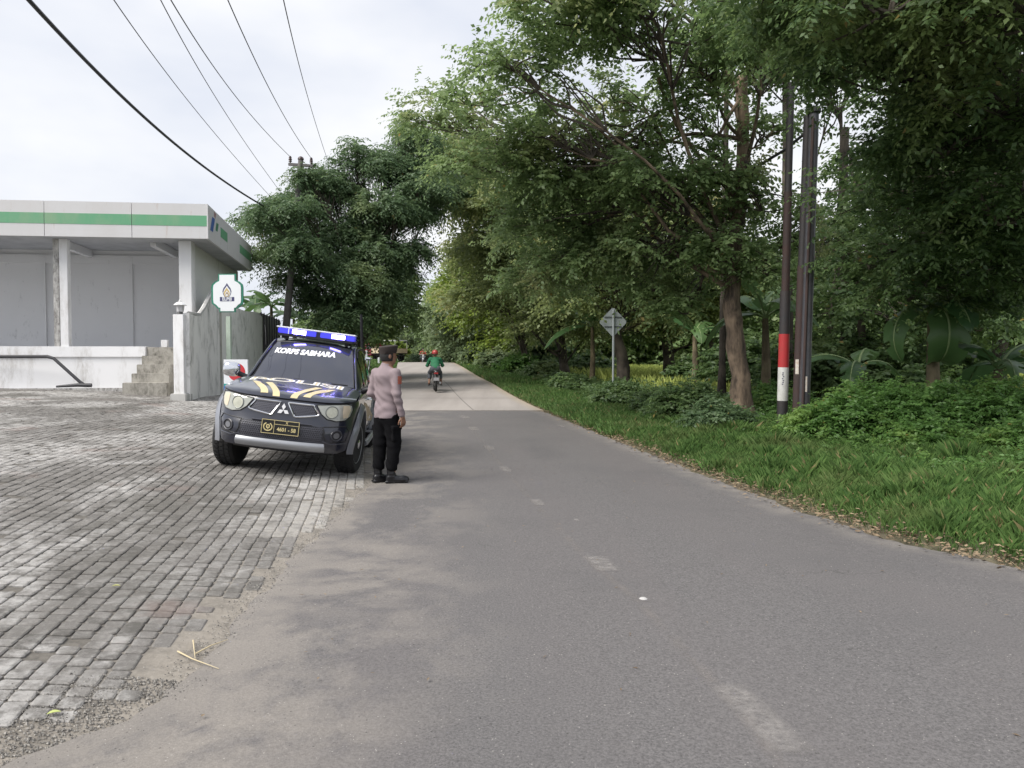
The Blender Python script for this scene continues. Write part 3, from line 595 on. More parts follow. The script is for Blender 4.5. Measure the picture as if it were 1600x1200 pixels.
# --- shrubs and undergrowth
def shrub(x, y, r_, h, label, seed, leaf='bush', n=60, ll=.07, lw=.035, tl=.35, group='leafy shrubs on the verge', tw=9, lv=12, name='shrub'):
    rng = np.random.default_rng(seed); z = G(x, y); root = empty(name, (x, y, z), label=label, cat='shrub', group=group)
    bl = [(0, 0, h * .45, r_ * .8), (r_ * .5, 0, h * .35, r_ * .55), (-r_ * .5, .1, h * .35, r_ * .55), (0, r_ * .4, h * .55, r_ * .6), (.1, -r_ * .4, h * .3, r_ * .55)]
    C, D, ix = blob_points(bl, n, rng, .3, h / r_ * .55); C[:, 2] = np.maximum(C[:, 2], .06)
    s = sprays(C, D, rng, tw, lv, tl, ll, lw, .35, up=.5); leaves_obj('foliage', [s], LEAF[leaf], root)
    b = MB()
    for c in C[:24]: b.tube(curve_pts((rng.normal(0, .08), rng.normal(0, .08), -.05), c, .05, rng, 4, .05), [.014, .012, .009, .007, .004], 4, cap=False)
    b.obj('stems', BARK['twig'], root, fix=False)
# name, place, look
SH = [(5.15, 12.9, .55, .75, 'low shrub at the foot of the three poles', 90, 'bush'), (6.0, 12.6, .95, 1.15, 'bushy shrub directly right of the pole feet', 150, 'bush'), (6.9, 12.2, 1.0, 1.2, 'dense shrub below the drooping banana leaves', 150, 'bush'), (7.7, 11.6, 1.0, 1.15, 'wide shrub below the broad hanging banana leaf', 150, 'bush'), (8.2, 12.9, .8, .75, 'pale leaved shrub under the arching banana leaf', 110, 'bush'), (7.0, 10.2, .65, .6, 'spreading low shrub in front of the dense ones at the right edge', 90, 'bush'), (6.1, 11.1, .5, .5, 'small low shrub in the grass right of the poles', 70, 'bush'),
      (3.95, 14.6, .55, .6, 'small fern like shrub left of the big trunk', 80, 'feather'), (4.0, 17.0, .9, .95, 'shrub at the left side of the large trunk', 100, 'dark'), (5.9, 17.2, .9, .9, 'shrub between the large trunk and the poles', 100, 'bush'), (3.9, 20, .8, .55, 'dark shrub in the gap right of the diamond sign', 90, 'dark'), (4.7, 21.6, .9, .6, 'round shrub under the thin forked stem', 90, 'bush'), (3.4, 23.5, .8, .6, 'shrub near the foot of the diamond sign', 80, 'dark'), (3.9, 27.5, .9, .6, 'shrub behind the diamond sign post', 60, 'dark'), (2.3, 31, .9, .6, 'low dark shrub left of the bent trunk', 60, 'dark'),
      (1.7, 38.5, 1.0, 1.1, 'shrub beside the straight dark trunk', 60, 'dark'), (.4, 43, 1.3, 1.5, 'shrub under the tall olive tree', 60, 'bush'), (-.9, 48, 1.4, 1.7, 'grey green shrub further along the verge', 60, 'far'), (-2.2, 53, 1.5, 1.8, 'grey green shrub near the crest', 60, 'far'), (-3.1, 58, 1.5, 1.7, 'pale shrub beside the road at the crest', 60, 'far'), (1.6, 47, 1.5, 1.6, 'shaded shrub behind the roadside row', 60, 'dark'), (-.3, 55, 1.6, 1.8, 'shaded shrub deep behind the crest shrubs', 60, 'dark'), (-5.1, 66, 1.6, 1.8, 'flowering pale shrub right of the rider in red helmet', 60, 'far'),
      (-10.6, 66, 1.8, 2.2, 'light green shrub left of the far end of the road', 70, 'lime'), (-9.3, 80, 2.2, 2.6, 'light green shrub closing the far end of the road', 70, 'far'), (-7.4, 84, 2.2, 2.6, 'shrub straight over the far end of the road', 70, 'far'), (-12.5, 74, 2.2, 3, 'tall light shrub behind the parked truck', 70, 'far')]
for q, (x, y, r_, h, lab, n, lf) in enumerate(SH):
    sc_ = max(1, y / 13); shrub(x, y, r_, h, lab, 200 + q, lf, n, .07 * sc_ ** .8, .038 * sc_ ** .8, .3 * (1 + r_ * .25), tw=9, lv=11)
for q, (x, y, r_, h, lab) in enumerate([(-10.9, 31.2, .75, 1.5, 'green bush growing against the mouldy yard wall'), (-11.9, 32.5, .6, 1.3, 'small bush at the foot of the mouldy yard wall'), (-10.2, 34.5, .9, 1.7, 'bush in front of the dark metal fence')]):
    shrub(x, y, r_, h, lab, 300 + q, 'feather', 60, .13, .06, .4, group='bushes along the yard wall')
for q, (x, y, r_, h, lab) in enumerate([(-8.9, 40, 1.0, 1.0, 'low bush behind the pickup at the end of the yard'), (-10.1, 47, .8, .7, 'weedy clump on the left verge by the truck'), (-10.5, 44, 1.2, 1.6, 'bush under the round leaved tree'), (-9.6, 36, .9, 1.0, 'bush at the foot of the feathery tree')]):
    shrub(x, y, r_, h, lab, 320 + q, 'bush', 60, .15, .08, .5, group='bushes on the left verge')

for q, (px, Y, r_, h, lab) in enumerate([(1180, 23, 1.5, 2.6, 'tall dark bush filling the shade behind the striped pole'), (1260, 19.5, 1.3, 2.4, 'tall dark bush right behind the three poles'), (1330, 20.5, 1.5, 2.6, 'tall shaded bush behind the drooping banana plant'), (1400, 19, 1.3, 2.2, 'tall shaded bush between the two larger banana plants'), (1470, 21, 1.5, 2.4, 'tall shaded bush behind the hanging banana leaf'), (1100, 27, 1.1, 1.6, 'shaded bush left of the large grey trunk'), (860, 45, 1.6, 2.2, 'shaded bush left of the straight dark trunk'), (925, 40, 1.2, 1.5, 'shaded bush between the straight trunk and the sign')]):
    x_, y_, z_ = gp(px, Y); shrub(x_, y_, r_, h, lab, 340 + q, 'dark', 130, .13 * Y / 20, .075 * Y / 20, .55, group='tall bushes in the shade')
# --- grass
k = NT('grass_blade'); a = k.attr('rnd'); c = k.mix(a, (.055, .12, .03), (.14, .24, .065)); c = k.mix(k.ramp(k.noise(.9, 4), .5, .64, 0, .75), c, (.15, .2, .07)); c = k.mix(k.ramp(k.noise(2.6, 5, .7), .5, .68, 0, .6), c, (.05, .09, .025)); c = k.mix(k.ramp(a, .965, .975), c, (.3, .25, .12))
k.col(c); k.b.inputs['Roughness'].default_value = .6; k.b.inputs['Specular IOR Level'].default_value = .3
t = k.n('ShaderNodeBsdfTranslucent'); k.l(c, t.inputs[0]); x_ = k.n('ShaderNodeMixShader'); x_.inputs[0].default_value = .35; o_ = k.t.nodes['Material Output']; k.l(k.b.outputs[0], x_.inputs[1]); k.l(t.outputs[0], x_.inputs[2]); k.l(x_.outputs[0], o_.inputs[0]); GRASS = k.m
k = NT('field_blade'); a = k.attr('rnd'); c = k.mix(a, (.28, .34, .08), (.48, .54, .15)); k.col(c); k.b.inputs['Roughness'].default_value = .7
t = k.n('ShaderNodeBsdfTranslucent'); k.l(c, t.inputs[0]); x_ = k.n('ShaderNodeMixShader'); x_.inputs[0].default_value = .35; o_ = k.t.nodes['Material Output']; k.l(k.b.outputs[0], x_.inputs[1]); k.l(t.outputs[0], x_.inputs[2]); k.l(x_.outputs[0], o_.inputs[0]); FIELD = k.m
def blades(name, x, y, h, w, m, label, seed, bend=.45):
    rng = np.random.default_rng(seed); n = len(x); z = gz(x, y) - .03
    az = rng.uniform(0, 2 * math.pi, n); az2 = az + rng.normal(math.pi / 2, .5, n); h = h * rng.uniform(.55, 1.3, n); lean = h * rng.uniform(.1, bend * 1.6, n)
    sx, sy = np.cos(az) * w / 2, np.sin(az) * w / 2; lx, ly = np.cos(az2) * lean, np.sin(az2) * lean
    V = np.stack([np.stack([x - sx, y - sy, z], -1), np.stack([x + sx, y + sy, z], -1), np.stack([x + sx * .8 + lx * .35, y + sy * .8 + ly * .35, z + h * .62], -1), np.stack([x + lx, y + ly, z + h * .95], -1)], 1)
    return tag(link(name, np_mesh(name, V, np.arange(n * 4), m, attr=[('rnd', 'FACE', rng.random(n))])), label, kind='stuff')
def scatter(n, Y0, Y1, dr0, dr1, rng, side=1, pw=1.):
    y = Y0 + (Y1 - Y0) * rng.random(n) ** pw; r_ = dr0 + (dr1 - dr0) * rng.random(n)
    return (re_(y) + r_ if side > 0 else le(y) - r_), y
rng = np.random.default_rng(5)
x, y = scatter(270000, 5.0, 15, .12, 6.5, rng, pw=1.3); keep = (x < .74 * y + .8); 
d = x - re_(y); tuft = np.sin(x * 2.3 + np.sin(y * 1.9) * 2) * np.sin(y * 2.1 + np.sin(x * 1.7)) ; keep &= (rng.random(len(x)) < np.clip((d - .1) * 2.2, .08, 1)); x, y, d, tuft = x[keep], y[keep], d[keep], tuft[keep]
t2 = np.sin(x * 7.3 + np.sin(y * 5)) * np.sin(y * 8.1 + np.sin(x * 6)); blades('verge_grass', x, y, (.07 + .05 * np.clip(d, 0, 2) + .07 * np.clip(tuft, 0, 1) + .05 * np.clip(d - 2.6, 0, 2)) * (1 + .45 * t2), .0052, GRASS, 'fresh green grass on the right verge', 1)
x, y = scatter(70000, 15, 34, .1, 5.5, rng, pw=1.2); blades('verge_grass', x, y, .15, .02, GRASS, 'green grass on the verge by the diamond sign', 2)
x, y = scatter(26000, 34, 66, .1, 3.5, rng); blades('verge_grass', x, y, .25, .05, GRASS, 'grass on the verge running up to the crest', 3)
x, y = scatter(30000, 26, 66, .05, 5, rng, -1); keep = np.abs(x / y) < .6; blades('verge_grass', x[keep], y[keep], .2, .04, GRASS, 'grass along the left edge of the road', 4)
x, y = scatter(60000, 20, 56, 4.5, 26, rng, pw=.9); blades('field_grass', x, y, .75, .045, FIELD, 'tall bright yellow green grass of the open field', 5, .3)

rng = np.random.default_rng(25)
x, y = scatter(60000, 1, 13, .12, 8, rng); keep = (x > .7 * y + .3) | (y < 5); blades('verge_grass', x[keep], y[keep], .15, .009, GRASS, 'green grass on the verge beside the camera', 26)
# tall grass and creeping plants that knit the shrubs together
rng = np.random.default_rng(15)
x, y = scatter(42000, 7, 17, 1.7, 5.5, rng); tf = np.sin(x * 3.1 + 1) * np.sin(y * 2.7) + rng.normal(0, .3, len(x)); keep = (x < .72 * y + .5) & (tf > .1); blades('tall_grass', x[keep], y[keep], .24, .010, GRASS, 'taller grass tufts among the shrubs on the verge', 16, .6)
n = 900; y = rng.uniform(8.2, 17, n); x = re_(y) + rng.uniform(2.1, 6, n); keep = (x < .72 * y + .6) & (np.sin(x * 1.9) * np.sin(y * 1.3 + 1) > -.45); x, y = x[keep], y[keep]
C = np.stack([x, y, gz(x, y) + rng.uniform(.04, .3, len(x)) * np.clip((x - re_(y) - 1.8) / 1.5, .25, 1)], -1); D = norm(rng.normal(0, 1, C.shape) * [1, 1, .3] + [-.3, -.3, .4])
s_ = sprays(C, D, rng, 7, 10, .30, .055, .03, .35, up=.5); nq = len(s_[0]) // 4
tag(link('ground_cover', np_mesh('ground_cover', s_[0], np.arange(nq * 4), LEAF['bush'], attr=[('rnd', 'FACE', s_[1])])), 'low leafy ground cover around the shrubs', kind='stuff')
n = 500; y = rng.uniform(17, 45, n); x = re_(y) + rng.uniform(2.2, 5.5, n); C = np.stack([x, y, gz(x, y) + rng.uniform(.05, .35, n)], -1); s_ = sprays(C, norm(rng.normal(0, 1, C.shape) + [0, 0, .5]), rng, 7, 9, .45, .11, .06, .35, up=.5); nq = len(s_[0]) // 4
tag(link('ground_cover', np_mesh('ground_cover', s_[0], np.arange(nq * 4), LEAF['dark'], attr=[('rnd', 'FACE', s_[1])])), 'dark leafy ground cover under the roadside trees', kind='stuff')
# ------------------------------------------------------------------ shop building on the left
bu = Vector((-.19, 1, 0)); bv = Vector((1, .11, 0)); C0 = Vector((-8.66, 22, 0))
def B(a, b, z): p = C0 + bv * a + bu * b; return Vector((p.x, p.y, z))
def bbox(mb, a0, a1, b0, b1, z0, z1): return mb.hexa([B(a0, b0, z0), B(a1, b0, z0), B(a1, b1, z0), B(a0, b1, z0), B(a0, b0, z1), B(a1, b0, z1), B(a1, b1, z1), B(a0, b1, z1)])
k = NT('wall_white'); n = k.noise(1.3, 6, .7, None, (1, 1, .35)); n2 = k.noise(7, 5, .8, None, (1, 1, .3)); c = k.mix(k.math('MULTIPLY', k.ramp(n, .48, .7), k.ramp(n2, .38, .62)), (.82, .82, .83), (.45, .43, .4))
k.col(c); k.b.inputs['Roughness'].default_value = .85; k.bump(n2, .15, .02); WHITE = k.m
k = NT('fascia_panel'); n = k.noise(.8, 5, .7, None, (1, 1, .5)); n2 = k.noise(5, 5, .8, None, (1.5, 1.5, .25)); c = k.mix(k.ramp(n, .4, .7, 0, .3), (.62, .615, .62), (.5, .47, .44)); c = k.mix(k.ramp(n2, .6, .75, 0, .6), c, (.42, .3, .22))
k.col(c); k.b.inputs['Roughness'].default_value = .5; FASC = k.m
k = NT('fascia_green'); n = k.noise(1.1, 5, .7, None, (1, 1, .4)); k.col(k.mix(k.ramp(n, .45, .7, 0, .7), (.13, .36, .2), (.26, .38, .24))); k.b.inputs['Roughness'].default_value = .5; GREEN = k.m
k = NT('wall_inside'); n = k.noise(.7, 5, .6); n2 = k.noise(3, 6, .8, None, (1, 1, .4)); c = k.mix(n, (.74, .74, .75), (.66, .66, .67)); c = k.mix(k.ramp(n2, .6, .75, 0, .6), c, (.2, .2, .2)); k.col(c); k.b.inputs['Roughness'].default_value = .9; INSIDE = k.m
def mouldy(name, base, dark, amt, sc_=1.):
    k = NT(name); n = k.noise(1.5 * sc_, 7, .72, None, (1, 1, .6), .5); n2 = k.noise(7 * sc_, 7, .78, None, (1, 1, .45)); n3 = k.noise(30, 4, .7)
    m_ = k.math('MULTIPLY', k.ramp(n, .55 - amt * .4, .72 - amt * .3), k.ramp(n2, .36, .6, .1, 1)); c = k.mix(k.math('MULTIPLY', m_, .85), base, dark); c = k.mix(k.ramp(n3, .6, .8, 0, .15), c, (.3, .31, .26))
    k.col(c); k.b.inputs['Roughness'].default_value = .95; k.bump(n2, .35, .03); return k.m
MOULD = mouldy('mouldy_plaster', (.47, .465, .45), (.12, .12, .105), .1); MOULD2 = mouldy('mouldy_column', (.6, .59, .57), (.06, .05, .045), .55, 2.2); STEPM = mouldy('step_concrete', (.40, .38, .34), (.10, .095, .08), .42, 1.6)
DARKFENCE = mat('dark_metal_sheet', (.05, .045, .06), .6, noise=(2, .5, (.09, .08, .1)))
bl = empty('shop_building', B(-3, 0, .6), label='white single storey shop with a green striped canopy fascia and an open front', cat='building'); ofs = -Vector(bl.location)
def bobj(name, mb, m, parent=bl, **kw):
    mb.v = [tuple(Vector(v) + ofs) for v in mb.v]; return mb.obj(name, m, parent, **kw)
PF = 1.86                                                     # top of the platform
b = MB(); bbox(b, -14, -1.87, .55, 9.2, .2, PF); bbox(b, -1.87, -.62, 2.0, 9.2, .2, PF); bobj('platform', b, WHITE, bevel=.01)
b = MB(); bbox(b, -14, -1.89, .50, .548, PF - .3, PF - .002); bobj('platform_edge', b, WHITE)
b = MB(); bbox(b, -14, -.85, 3.9, 4.1, PF, 5.1); bobj('back_wall', b, INSIDE)
b = MB(); bbox(b, -.85, -.65, 1.06, 9.2, PF, 5.0); bobj('side_wall', b, mouldy('side_wall_plaster', (.66, .67, .65), (.35, .37, .34), .02))
for a in (-5.9, -3.2):
    b = MB(); bbox(b, a - .05, a + .05, 3.82, 3.898, PF, 4.85); bobj('pilaster', b, INSIDE)
b = MB(); bbox(b, -14, -.9, 3.84, 3.896, 4.62, 4.9); bobj('wall_beam', b, INSIDE)
for a in (-7.6, -4.45, -1.75):
    b = MB(); bbox(b, a - .08, a + .08, 1.0, 3.8, 4.82, 5.05); bobj('ceiling_beam', b, INSIDE)
CEIL = mat('ceiling_board', (.45, .46, .48), .8, noise=(1.5, .5, (.22, .23, .25)))
b = MB(); bbox(b, -14, .0, .02, 9.0, 5.06, 5.14); bobj('ceiling', b, CEIL)
b = MB(); bbox(b, -14, -.02, .03, .95, 4.93, 4.96); bbox(b, -.64, -.03, .96, 8.3, 4.93, 4.96); bobj('soffit', b, CEIL)
# weathered front column with a clean pilaster, right corner column
b = MB(); bbox(b, -4.36, -4.2, .52, .8, 1.62, 4.93); bobj('column', b, MOULD2, bevel=.01)
b = MB(); bbox(b, -4.197, -3.97, .53, .78, 1.62, 4.93); bobj('column', b, WHITE, bevel=.01)
b = MB(); bbox(b, -.93, -.58, .55, 1.05, 1.0, 4.93); bobj('column', b, WHITE, bevel=.01)
b = MB(); bbox(b, -12.4, -12.0, .53, .8, 1.6, 4.93); bobj('column', b, WHITE)
# fascia: panels, stripe, side
FT, FB = 5.90, 4.92; SL = 8.3
ed = [-14, -10.2, -6.9, -4.36, -2.05, 0]
for i_ in range(5):
    b = MB(); bbox(b, ed[i_] + .008, ed[i_ + 1] - .008, 0, .06, FB, FT); f = bobj('fascia_panel', b, FASC)
    b = MB(); bbox(b, ed[i_] + .008, ed[i_ + 1] - .008, -.006, .002, 5.27, 5.57); bobj('green_stripe', b, GREEN, f)
sd = [0.01, 1.9, 3.1, 5.5, 8.3]
for i_ in range(4):
    b = MB(); bbox(b, -.06, .003, sd[i_] + .07, sd[i_ + 1] - .008, FB, FT) if i_ == 0 else bbox(b, -.06, .003, sd[i_] + .008, sd[i_ + 1] - .008, FB, FT); f = bobj('fascia_panel', b, FASC)
    if i_ in (1, 3): b = MB(); bbox(b, .002, .009, sd[i_] + .03, sd[i_ + 1] - .008, 5.27, 5.57); bobj('green_stripe', b, GREEN, f)
    if i_ == 0:
        b = MB(); b.add([B(.007, .32, 5.22), B(.007, .72, 5.22), B(.007, 1.05, 5.66), B(.007, .65, 5.66)], [(0, 1, 2, 3)]); bobj('logo_blue_bar', b, mat('logo_blue', (.05, .12, .36), .5), f)
        b = MB(); b.add([B(.007, 1.1, 5.34), B(.007, 1.42, 5.34), B(.007, 1.6, 5.6), B(.007, 1.28, 5.6)], [(0, 1, 2, 3)]); bobj('logo_green_bar', b, mat('logo_green', (.06, .22, .13), .5), f)
        b = MB(); b.add([B(.007, .95, 5.72), B(.007, 1.12, 5.68), B(.007, 1.25, 5.84), B(.007, .92, 5.86)], [(0, 1, 2, 3)]); bobj('logo_red_bar', b, mat('logo_red', (.35, .2, .2), .6), f)
b = MB(); bbox(b, -14, -.02, .061, 9.0, 5.60, 5.66); bobj('roof', b, mat('roof_sheet', (.3, .3, .3), .8))
b = MB(); bbox(b, -.02, .012, -.012, .02, FB, FT); bobj('corner_trim', b, FASC)
# steps
for q in range(5):
    zt = PF - .02 - q * .25; a0 = -1.86 - q * .06 - (.10 if q > 3 else 0); b = MB(); b1 = 2.0 if q == 0 else .58 - (q - 1) * .29
    bbox(b, a0, -1.02 + q * .0, .56 - q * .29, b1, .3, zt) if q else bbox(b, a0, -1.02, .58, 2.0, .3, zt); bobj('step', b, STEPM, bevel=.012)
b = MB(); bbox(b, -1.55, -1.37, .9, 1.1, PF - .02, PF + .2); bobj('stub_post', b, WHITE, bevel=.01)
for q in range(5): 
    pass
# skirting and dirt line at the platform foot
b = MB(); bbox(b, -14, -2.4, .44, .545, .3, .66); bobj('footing', b, MOULD2)
# pillar with lantern, wing wall
gzp = G(-8.6, 20)
pil = empty('gate_pillar', (-8.62, 20, gzp), label='slim white gate pillar left of the mouldy wing wall', cat='pillar')
b = MB(); b.box((0, 0, 1.08), (.27, .27, 2.32)); b.obj('shaft', WHITE, pil, bevel=.008)
b = MB(); b.box((0, 0, .02), (.42, .42, .34)); b.obj('foot', MOULD, pil, bevel=.02)
la = empty('pillar_lantern', (-8.62, 20, gzp + 2.24), label='small white metal lantern on top of the gate pillar', cat='lantern')
b = MB(); b.lathe([(.045, 0), (.075, .015), (.07, .06), (.06, .075)], n=12); b.obj('base', mat('lantern_metal', (.1, .1, .1), .5), la, smooth=30)
b = MB(); b.lathe([(.085, .075), (.105, .235), (.1, .24)], n=8); b.obj('lantern_glass', mat('lantern_glass', (.62, .62, .64), .3, noise=(25, .5, (.4, .4, .42))), la)
b = MB(); b.lathe([(.165, .235), (.17, .25), (.09, .31), (.03, .335), (.035, .36), (.01, .385)], n=8); b.obj('cap', mat('lantern_cap', (.7, .7, .7), .4), la)
for q in range(8):
    w = 2 * math.pi * q / 8; b = MB(); b.tube([(.087 * math.cos(w), .087 * math.sin(w), .07), (.108 * math.cos(w), .108 * math.sin(w), .24)], .007, 4); b.obj('rib', mat('lantern_metal2', (.55, .55, .56), .4), la)
# wing wall: top edge rises toward the shop
P0 = Vector((-8.47, 20.02, 0)); P1 = Vector((-9.27, 24.2, 0)); nrm = Vector((-(P1 - P0).y, (P1 - P0).x, 0)).normalized()
b = MB(); prof = [(0, 2.7), (.18, 2.66), (.34, 2.72), (.5, 2.95), (.66, 3.25), (.8, 3.5), (.92, 3.62), (1, 3.62)]; V = []
for t, z in prof:
    p = P0.lerp(P1, t)
    for s_, zz in ((-.07, .1), (.07, .1), (.07, z), (-.07, z)): V.append((p.x + nrm.x * s_, p.y + nrm.y * s_, zz))
F = [(4 * i_ + q, 4 * i_ + (q + 1) % 4, 4 * i_ + 4 + (q + 1) % 4, 4 * i_ + 4 + q) for i_ in range(len(prof) - 1) for q in range(4)] + [(3, 2, 1, 0), tuple(4 * (len(prof) - 1) + q for q in range(4))]
b.add(V, F); tag(b.obj('wing_wall', mouldy('wing_wall_plaster', (.85, .84, .82), (.13, .13, .12), .16)), 'mouldy grey plaster wing wall curving up beside the steps', 'wall')
b = MB(); 
for q in range(10):
    t = .3 + .5 * q / 9; z = np.interp(t, [p[0] for p in prof], [p[1] for p in prof]); p = P0.lerp(P1, t)
b = MB(); tv = [(.05, 2.70), (.34, 2.73), (.5, 2.96), (.66, 3.26), (.8, 3.51), (.92, 3.63)]
b.tube([P0.lerp(P1, t) + Vector((.02, 0, z)) for t, z in tv], .06, 6); b.obj('wall_coping', MOULD, bpy.data.objects['wing_wall'], smooth=50)
# yard wall running back, dark metal fence behind it
def wall_run(name, pts, th, m, label, cat, nrm_s=1):
    b = MB(); V = []
    for x, y, z0, z1 in pts:
        for s_, zz in ((-th / 2, z0), (th / 2, z0), (th / 2, z1), (-th / 2, z1)): V.append((x + s_, y, zz))
    F = [(4 * i_ + q, 4 * i_ + (q + 1) % 4, 4 * i_ + 4 + (q + 1) % 4, 4 * i_ + 4 + q) for i_ in range(len(pts) - 1) for q in range(4)] + [(3, 2, 1, 0), tuple(4 * (len(pts) - 1) + q for q in range(4))]
    b.add(V, F); return tag(b.obj(name, m), label, cat)
w_ = lambda t, x0=-9.33, y0=24.3, x1=-10.3, y1=31.5: (x0 + (x1 - x0) * t, y0 + (y1 - y0) * t)
wl = wall_run('yard_wall', [(*w_(t), .2, 3.28 + .04 * math.sin(t * 9) - .12 * (t > .97)) for t in np.linspace(0, 1, 14)], .16, mouldy('yard_wall_plaster', (.84, .84, .81), (.18, .19, .16), .10), 'mouldy grey plaster wall running back beside the shop', 'wall')
b = MB(); x, y = w_(0); b.hexa([(x - .1, y - .14, .2), (x + .13, y - .14, .2), (x + .13, y + .1, .2), (x - .1, y + .1, .2), (x - .1, y - .14, 3.36), (x + .13, y - .14, 3.36), (x + .13, y + .1, 3.36), (x - .1, y + .1, 3.36)]); b.obj('wall_post', mouldy('crumbling_post', (.45, .44, .4), (.07, .06, .05), .16, 2.5), wl, bevel=.01)
fr = empty('metal_fence', (-10.35, 31.7, G(-10.35, 31.7)), label='dark metal sheet fence beyond the mouldy yard wall', cat='fence'); fo = Vector(fr.location)
for q in range(8):
    t0, t1 = q / 8, (q + 1) / 8; A = Vector((-10.38, 31.75, 0)).lerp(Vector((-11.6, 38.5, 0)), t0); Z = Vector((-10.38, 31.75, 0)).lerp(Vector((-11.6, 38.5, 0)), t1 - .004); b = MB()
    b.hexa([Vector((A.x - .02, A.y, .5)) - fo, Vector((A.x + .02, A.y, .5)) - fo, Vector((Z.x + .02, Z.y, .5)) - fo, Vector((Z.x - .02, Z.y, .5)) - fo, Vector((A.x - .02, A.y, 3.38)) - fo, Vector((A.x + .02, A.y, 3.38)) - fo, Vector((Z.x + .02, Z.y, 3.38)) - fo, Vector((Z.x - .02, Z.y, 3.38)) - fo]); b.obj('sheet', DARKFENCE, fr)
    b = MB(); b.tube([Vector((A.x + .04, A.y, .4)) - fo, Vector((A.x + .04, A.y, 3.42)) - fo], .025, 6); b.obj('post', DARKFENCE, fr)
# black pipe railing in front of the platform
rl = empty('pipe_railing', (-13.2, 21.2, G(-13.2, 21.2)), label='bent black pipe railing lying against the white platform', cat='railing'); ro = Vector(rl.location)
b = MB(); b.tube([at(x, y, 21.6) - ro for x, y in ((-60, 557), (0, 557), (74, 557), (84, 560), (124, 596), (134, 603))], .045, 8); b.obj('rail', mat('black_pipe', (.03, .03, .035), .55), rl, smooth=50)
b = MB(); p0 = at(88, 604, 21.3); p1 = at(143, 602, 21.4); b.tube([p0 - ro, p0.lerp(p1, .6) - ro + Vector((0, 0, .02)), p1 - ro], [.03, .05, .055], 8); b.obj('foot_bar', MATS['black_pipe'], rl, smooth=50)

# ------------------------------------------------------------------ lettering
def text_mesh(s, size, bold=0, ext=0, align='CENTER', shear=0):
    cu = bpy.data.curves.new('lettering', 'FONT'); cu.body = s; cu.size = size; cu.align_x = align; cu.align_y = 'CENTER'; cu.offset = bold; cu.extrude = ext; cu.shear = shear; cu.resolution_u = 4
    o = bpy.data.objects.new('tmp', cu); COL.objects.link(o); me = bpy.data.meshes.new_from_object(o.evaluated_get(bpy.context.evaluated_depsgraph_get())); bpy.data.objects.remove(o); return me
def put_text(s, size, m, parent, mtx, name='lettering', bold=0, sx=1, ext=.001, shear=0, parts=False):
    me = text_mesh(s, size, bold, ext, shear=shear); me.name = name; me.materials.clear(); me.materials.append(m)
    me.transform(mtx @ Matrix.Diagonal((sx, 1, 1, 1))); return link(name, me, parent)
# ------------------------------------------------------------------ gas cylinder shaped sign
gx, gy = (357 - 800) / 1200 * 21, 21; g0 = G(gx, gy)
sg = empty('gas_sign', (gx, gy, g0), (0, 0, R(-3)), label='gas cylinder shaped sign reading ELPIJI on a pale green post', cat='sign')
b = MB(); b.box((0, .05, 1.1), (.13, .08, 2.4)); b.obj('post', mat('sign_post_green', (.42, .5, .42), .7, noise=(5, .5, (.3, .36, .3))), sg, bevel=.01)
cz = at(357, 458, 21).z - g0
def cyl_outline(k_):
    P = [(-.19, -.5), (.19, -.5), (.19, -.41), (.24, -.40), (.3, -.33), (.375, -.28), (.39, -.2), (.39, .14), (.375, .22), (.3, .29), (.215, .33), (.21, .37), (.21, .5), (-.21, .5), (-.21, .37), (-.215, .33), (-.3, .29), (-.375, .22), (-.39, .14), (-.39, -.2), (-.375, -.28), (-.3, -.33), (-.24, -.40), (-.19, -.41)]
    P = [(x, z) for x, z in P]; return P
P = cyl_outline(0)
b = MB(); b.prism([(x * 1.08 + (.02 if x > 0 else -.02), cz + z * 1.02 + (.01 if z > 0 else -.01)) for x, z in P], -.02, .02); b.obj('green_border', mat('sign_green', (.03, .2, .13), .4), sg)
b = MB(); b.prism([(x * .99, cz + z * .985) for x, z in P], -.032, -.0201); fc = b.obj('face', mat('sign_white', (.78, .8, .82), .35), sg)
DK = mat('sign_dark_blue', (.05, .05, .13), .5)
def flame(sc_, dx, dz):
    L_ = [(0, 1), (.18, .72), (.42, .42), (.5, .1), (.4, -.25), (.2, -.45), (.2, -.45)]; return [(dx + x * sc_, dz + z * sc_) for x, z in [(0, 1.0), (.16, .74), (.4, .42), (.5, .1), (.42, -.25), (.25, -.5), (-.25, -.5), (-.42, -.25), (-.5, .1), (-.4, .42), (-.16, .74)]]
for q, (sc_, col, dx, dz) in enumerate([(.25, DK, 0, .02), (.2, fc.data.materials[0], 0, -.0), (.17, mat('flame_gold', (.55, .4, .15), .5), -.005, -.02), (.115, fc.data.materials[0], 0, -.04), (.09, mat('flame_brown', (.3, .2, .1), .5), .003, -.05), (.05, fc.data.materials[0], .0, -.06)]):
    b = MB(); b.prism([(x, cz + z) for x, z in flame(sc_, dx, dz)], -.0335 - q * .0012, -.0325 - q * .0012); b.obj('flame', col, fc)
b = MB(); b.box((0, -.0335, cz - .165), (.40, .003, .115)); b.obj('name_band', DK, fc)
RX = Matrix.Rotation(R(90), 4, 'X')
put_text('ELPIJI', .125, fc.data.materials[0], fc, Matrix.Translation((0, -.0365, cz - .165)) @ RX, sx=.95, bold=.003)
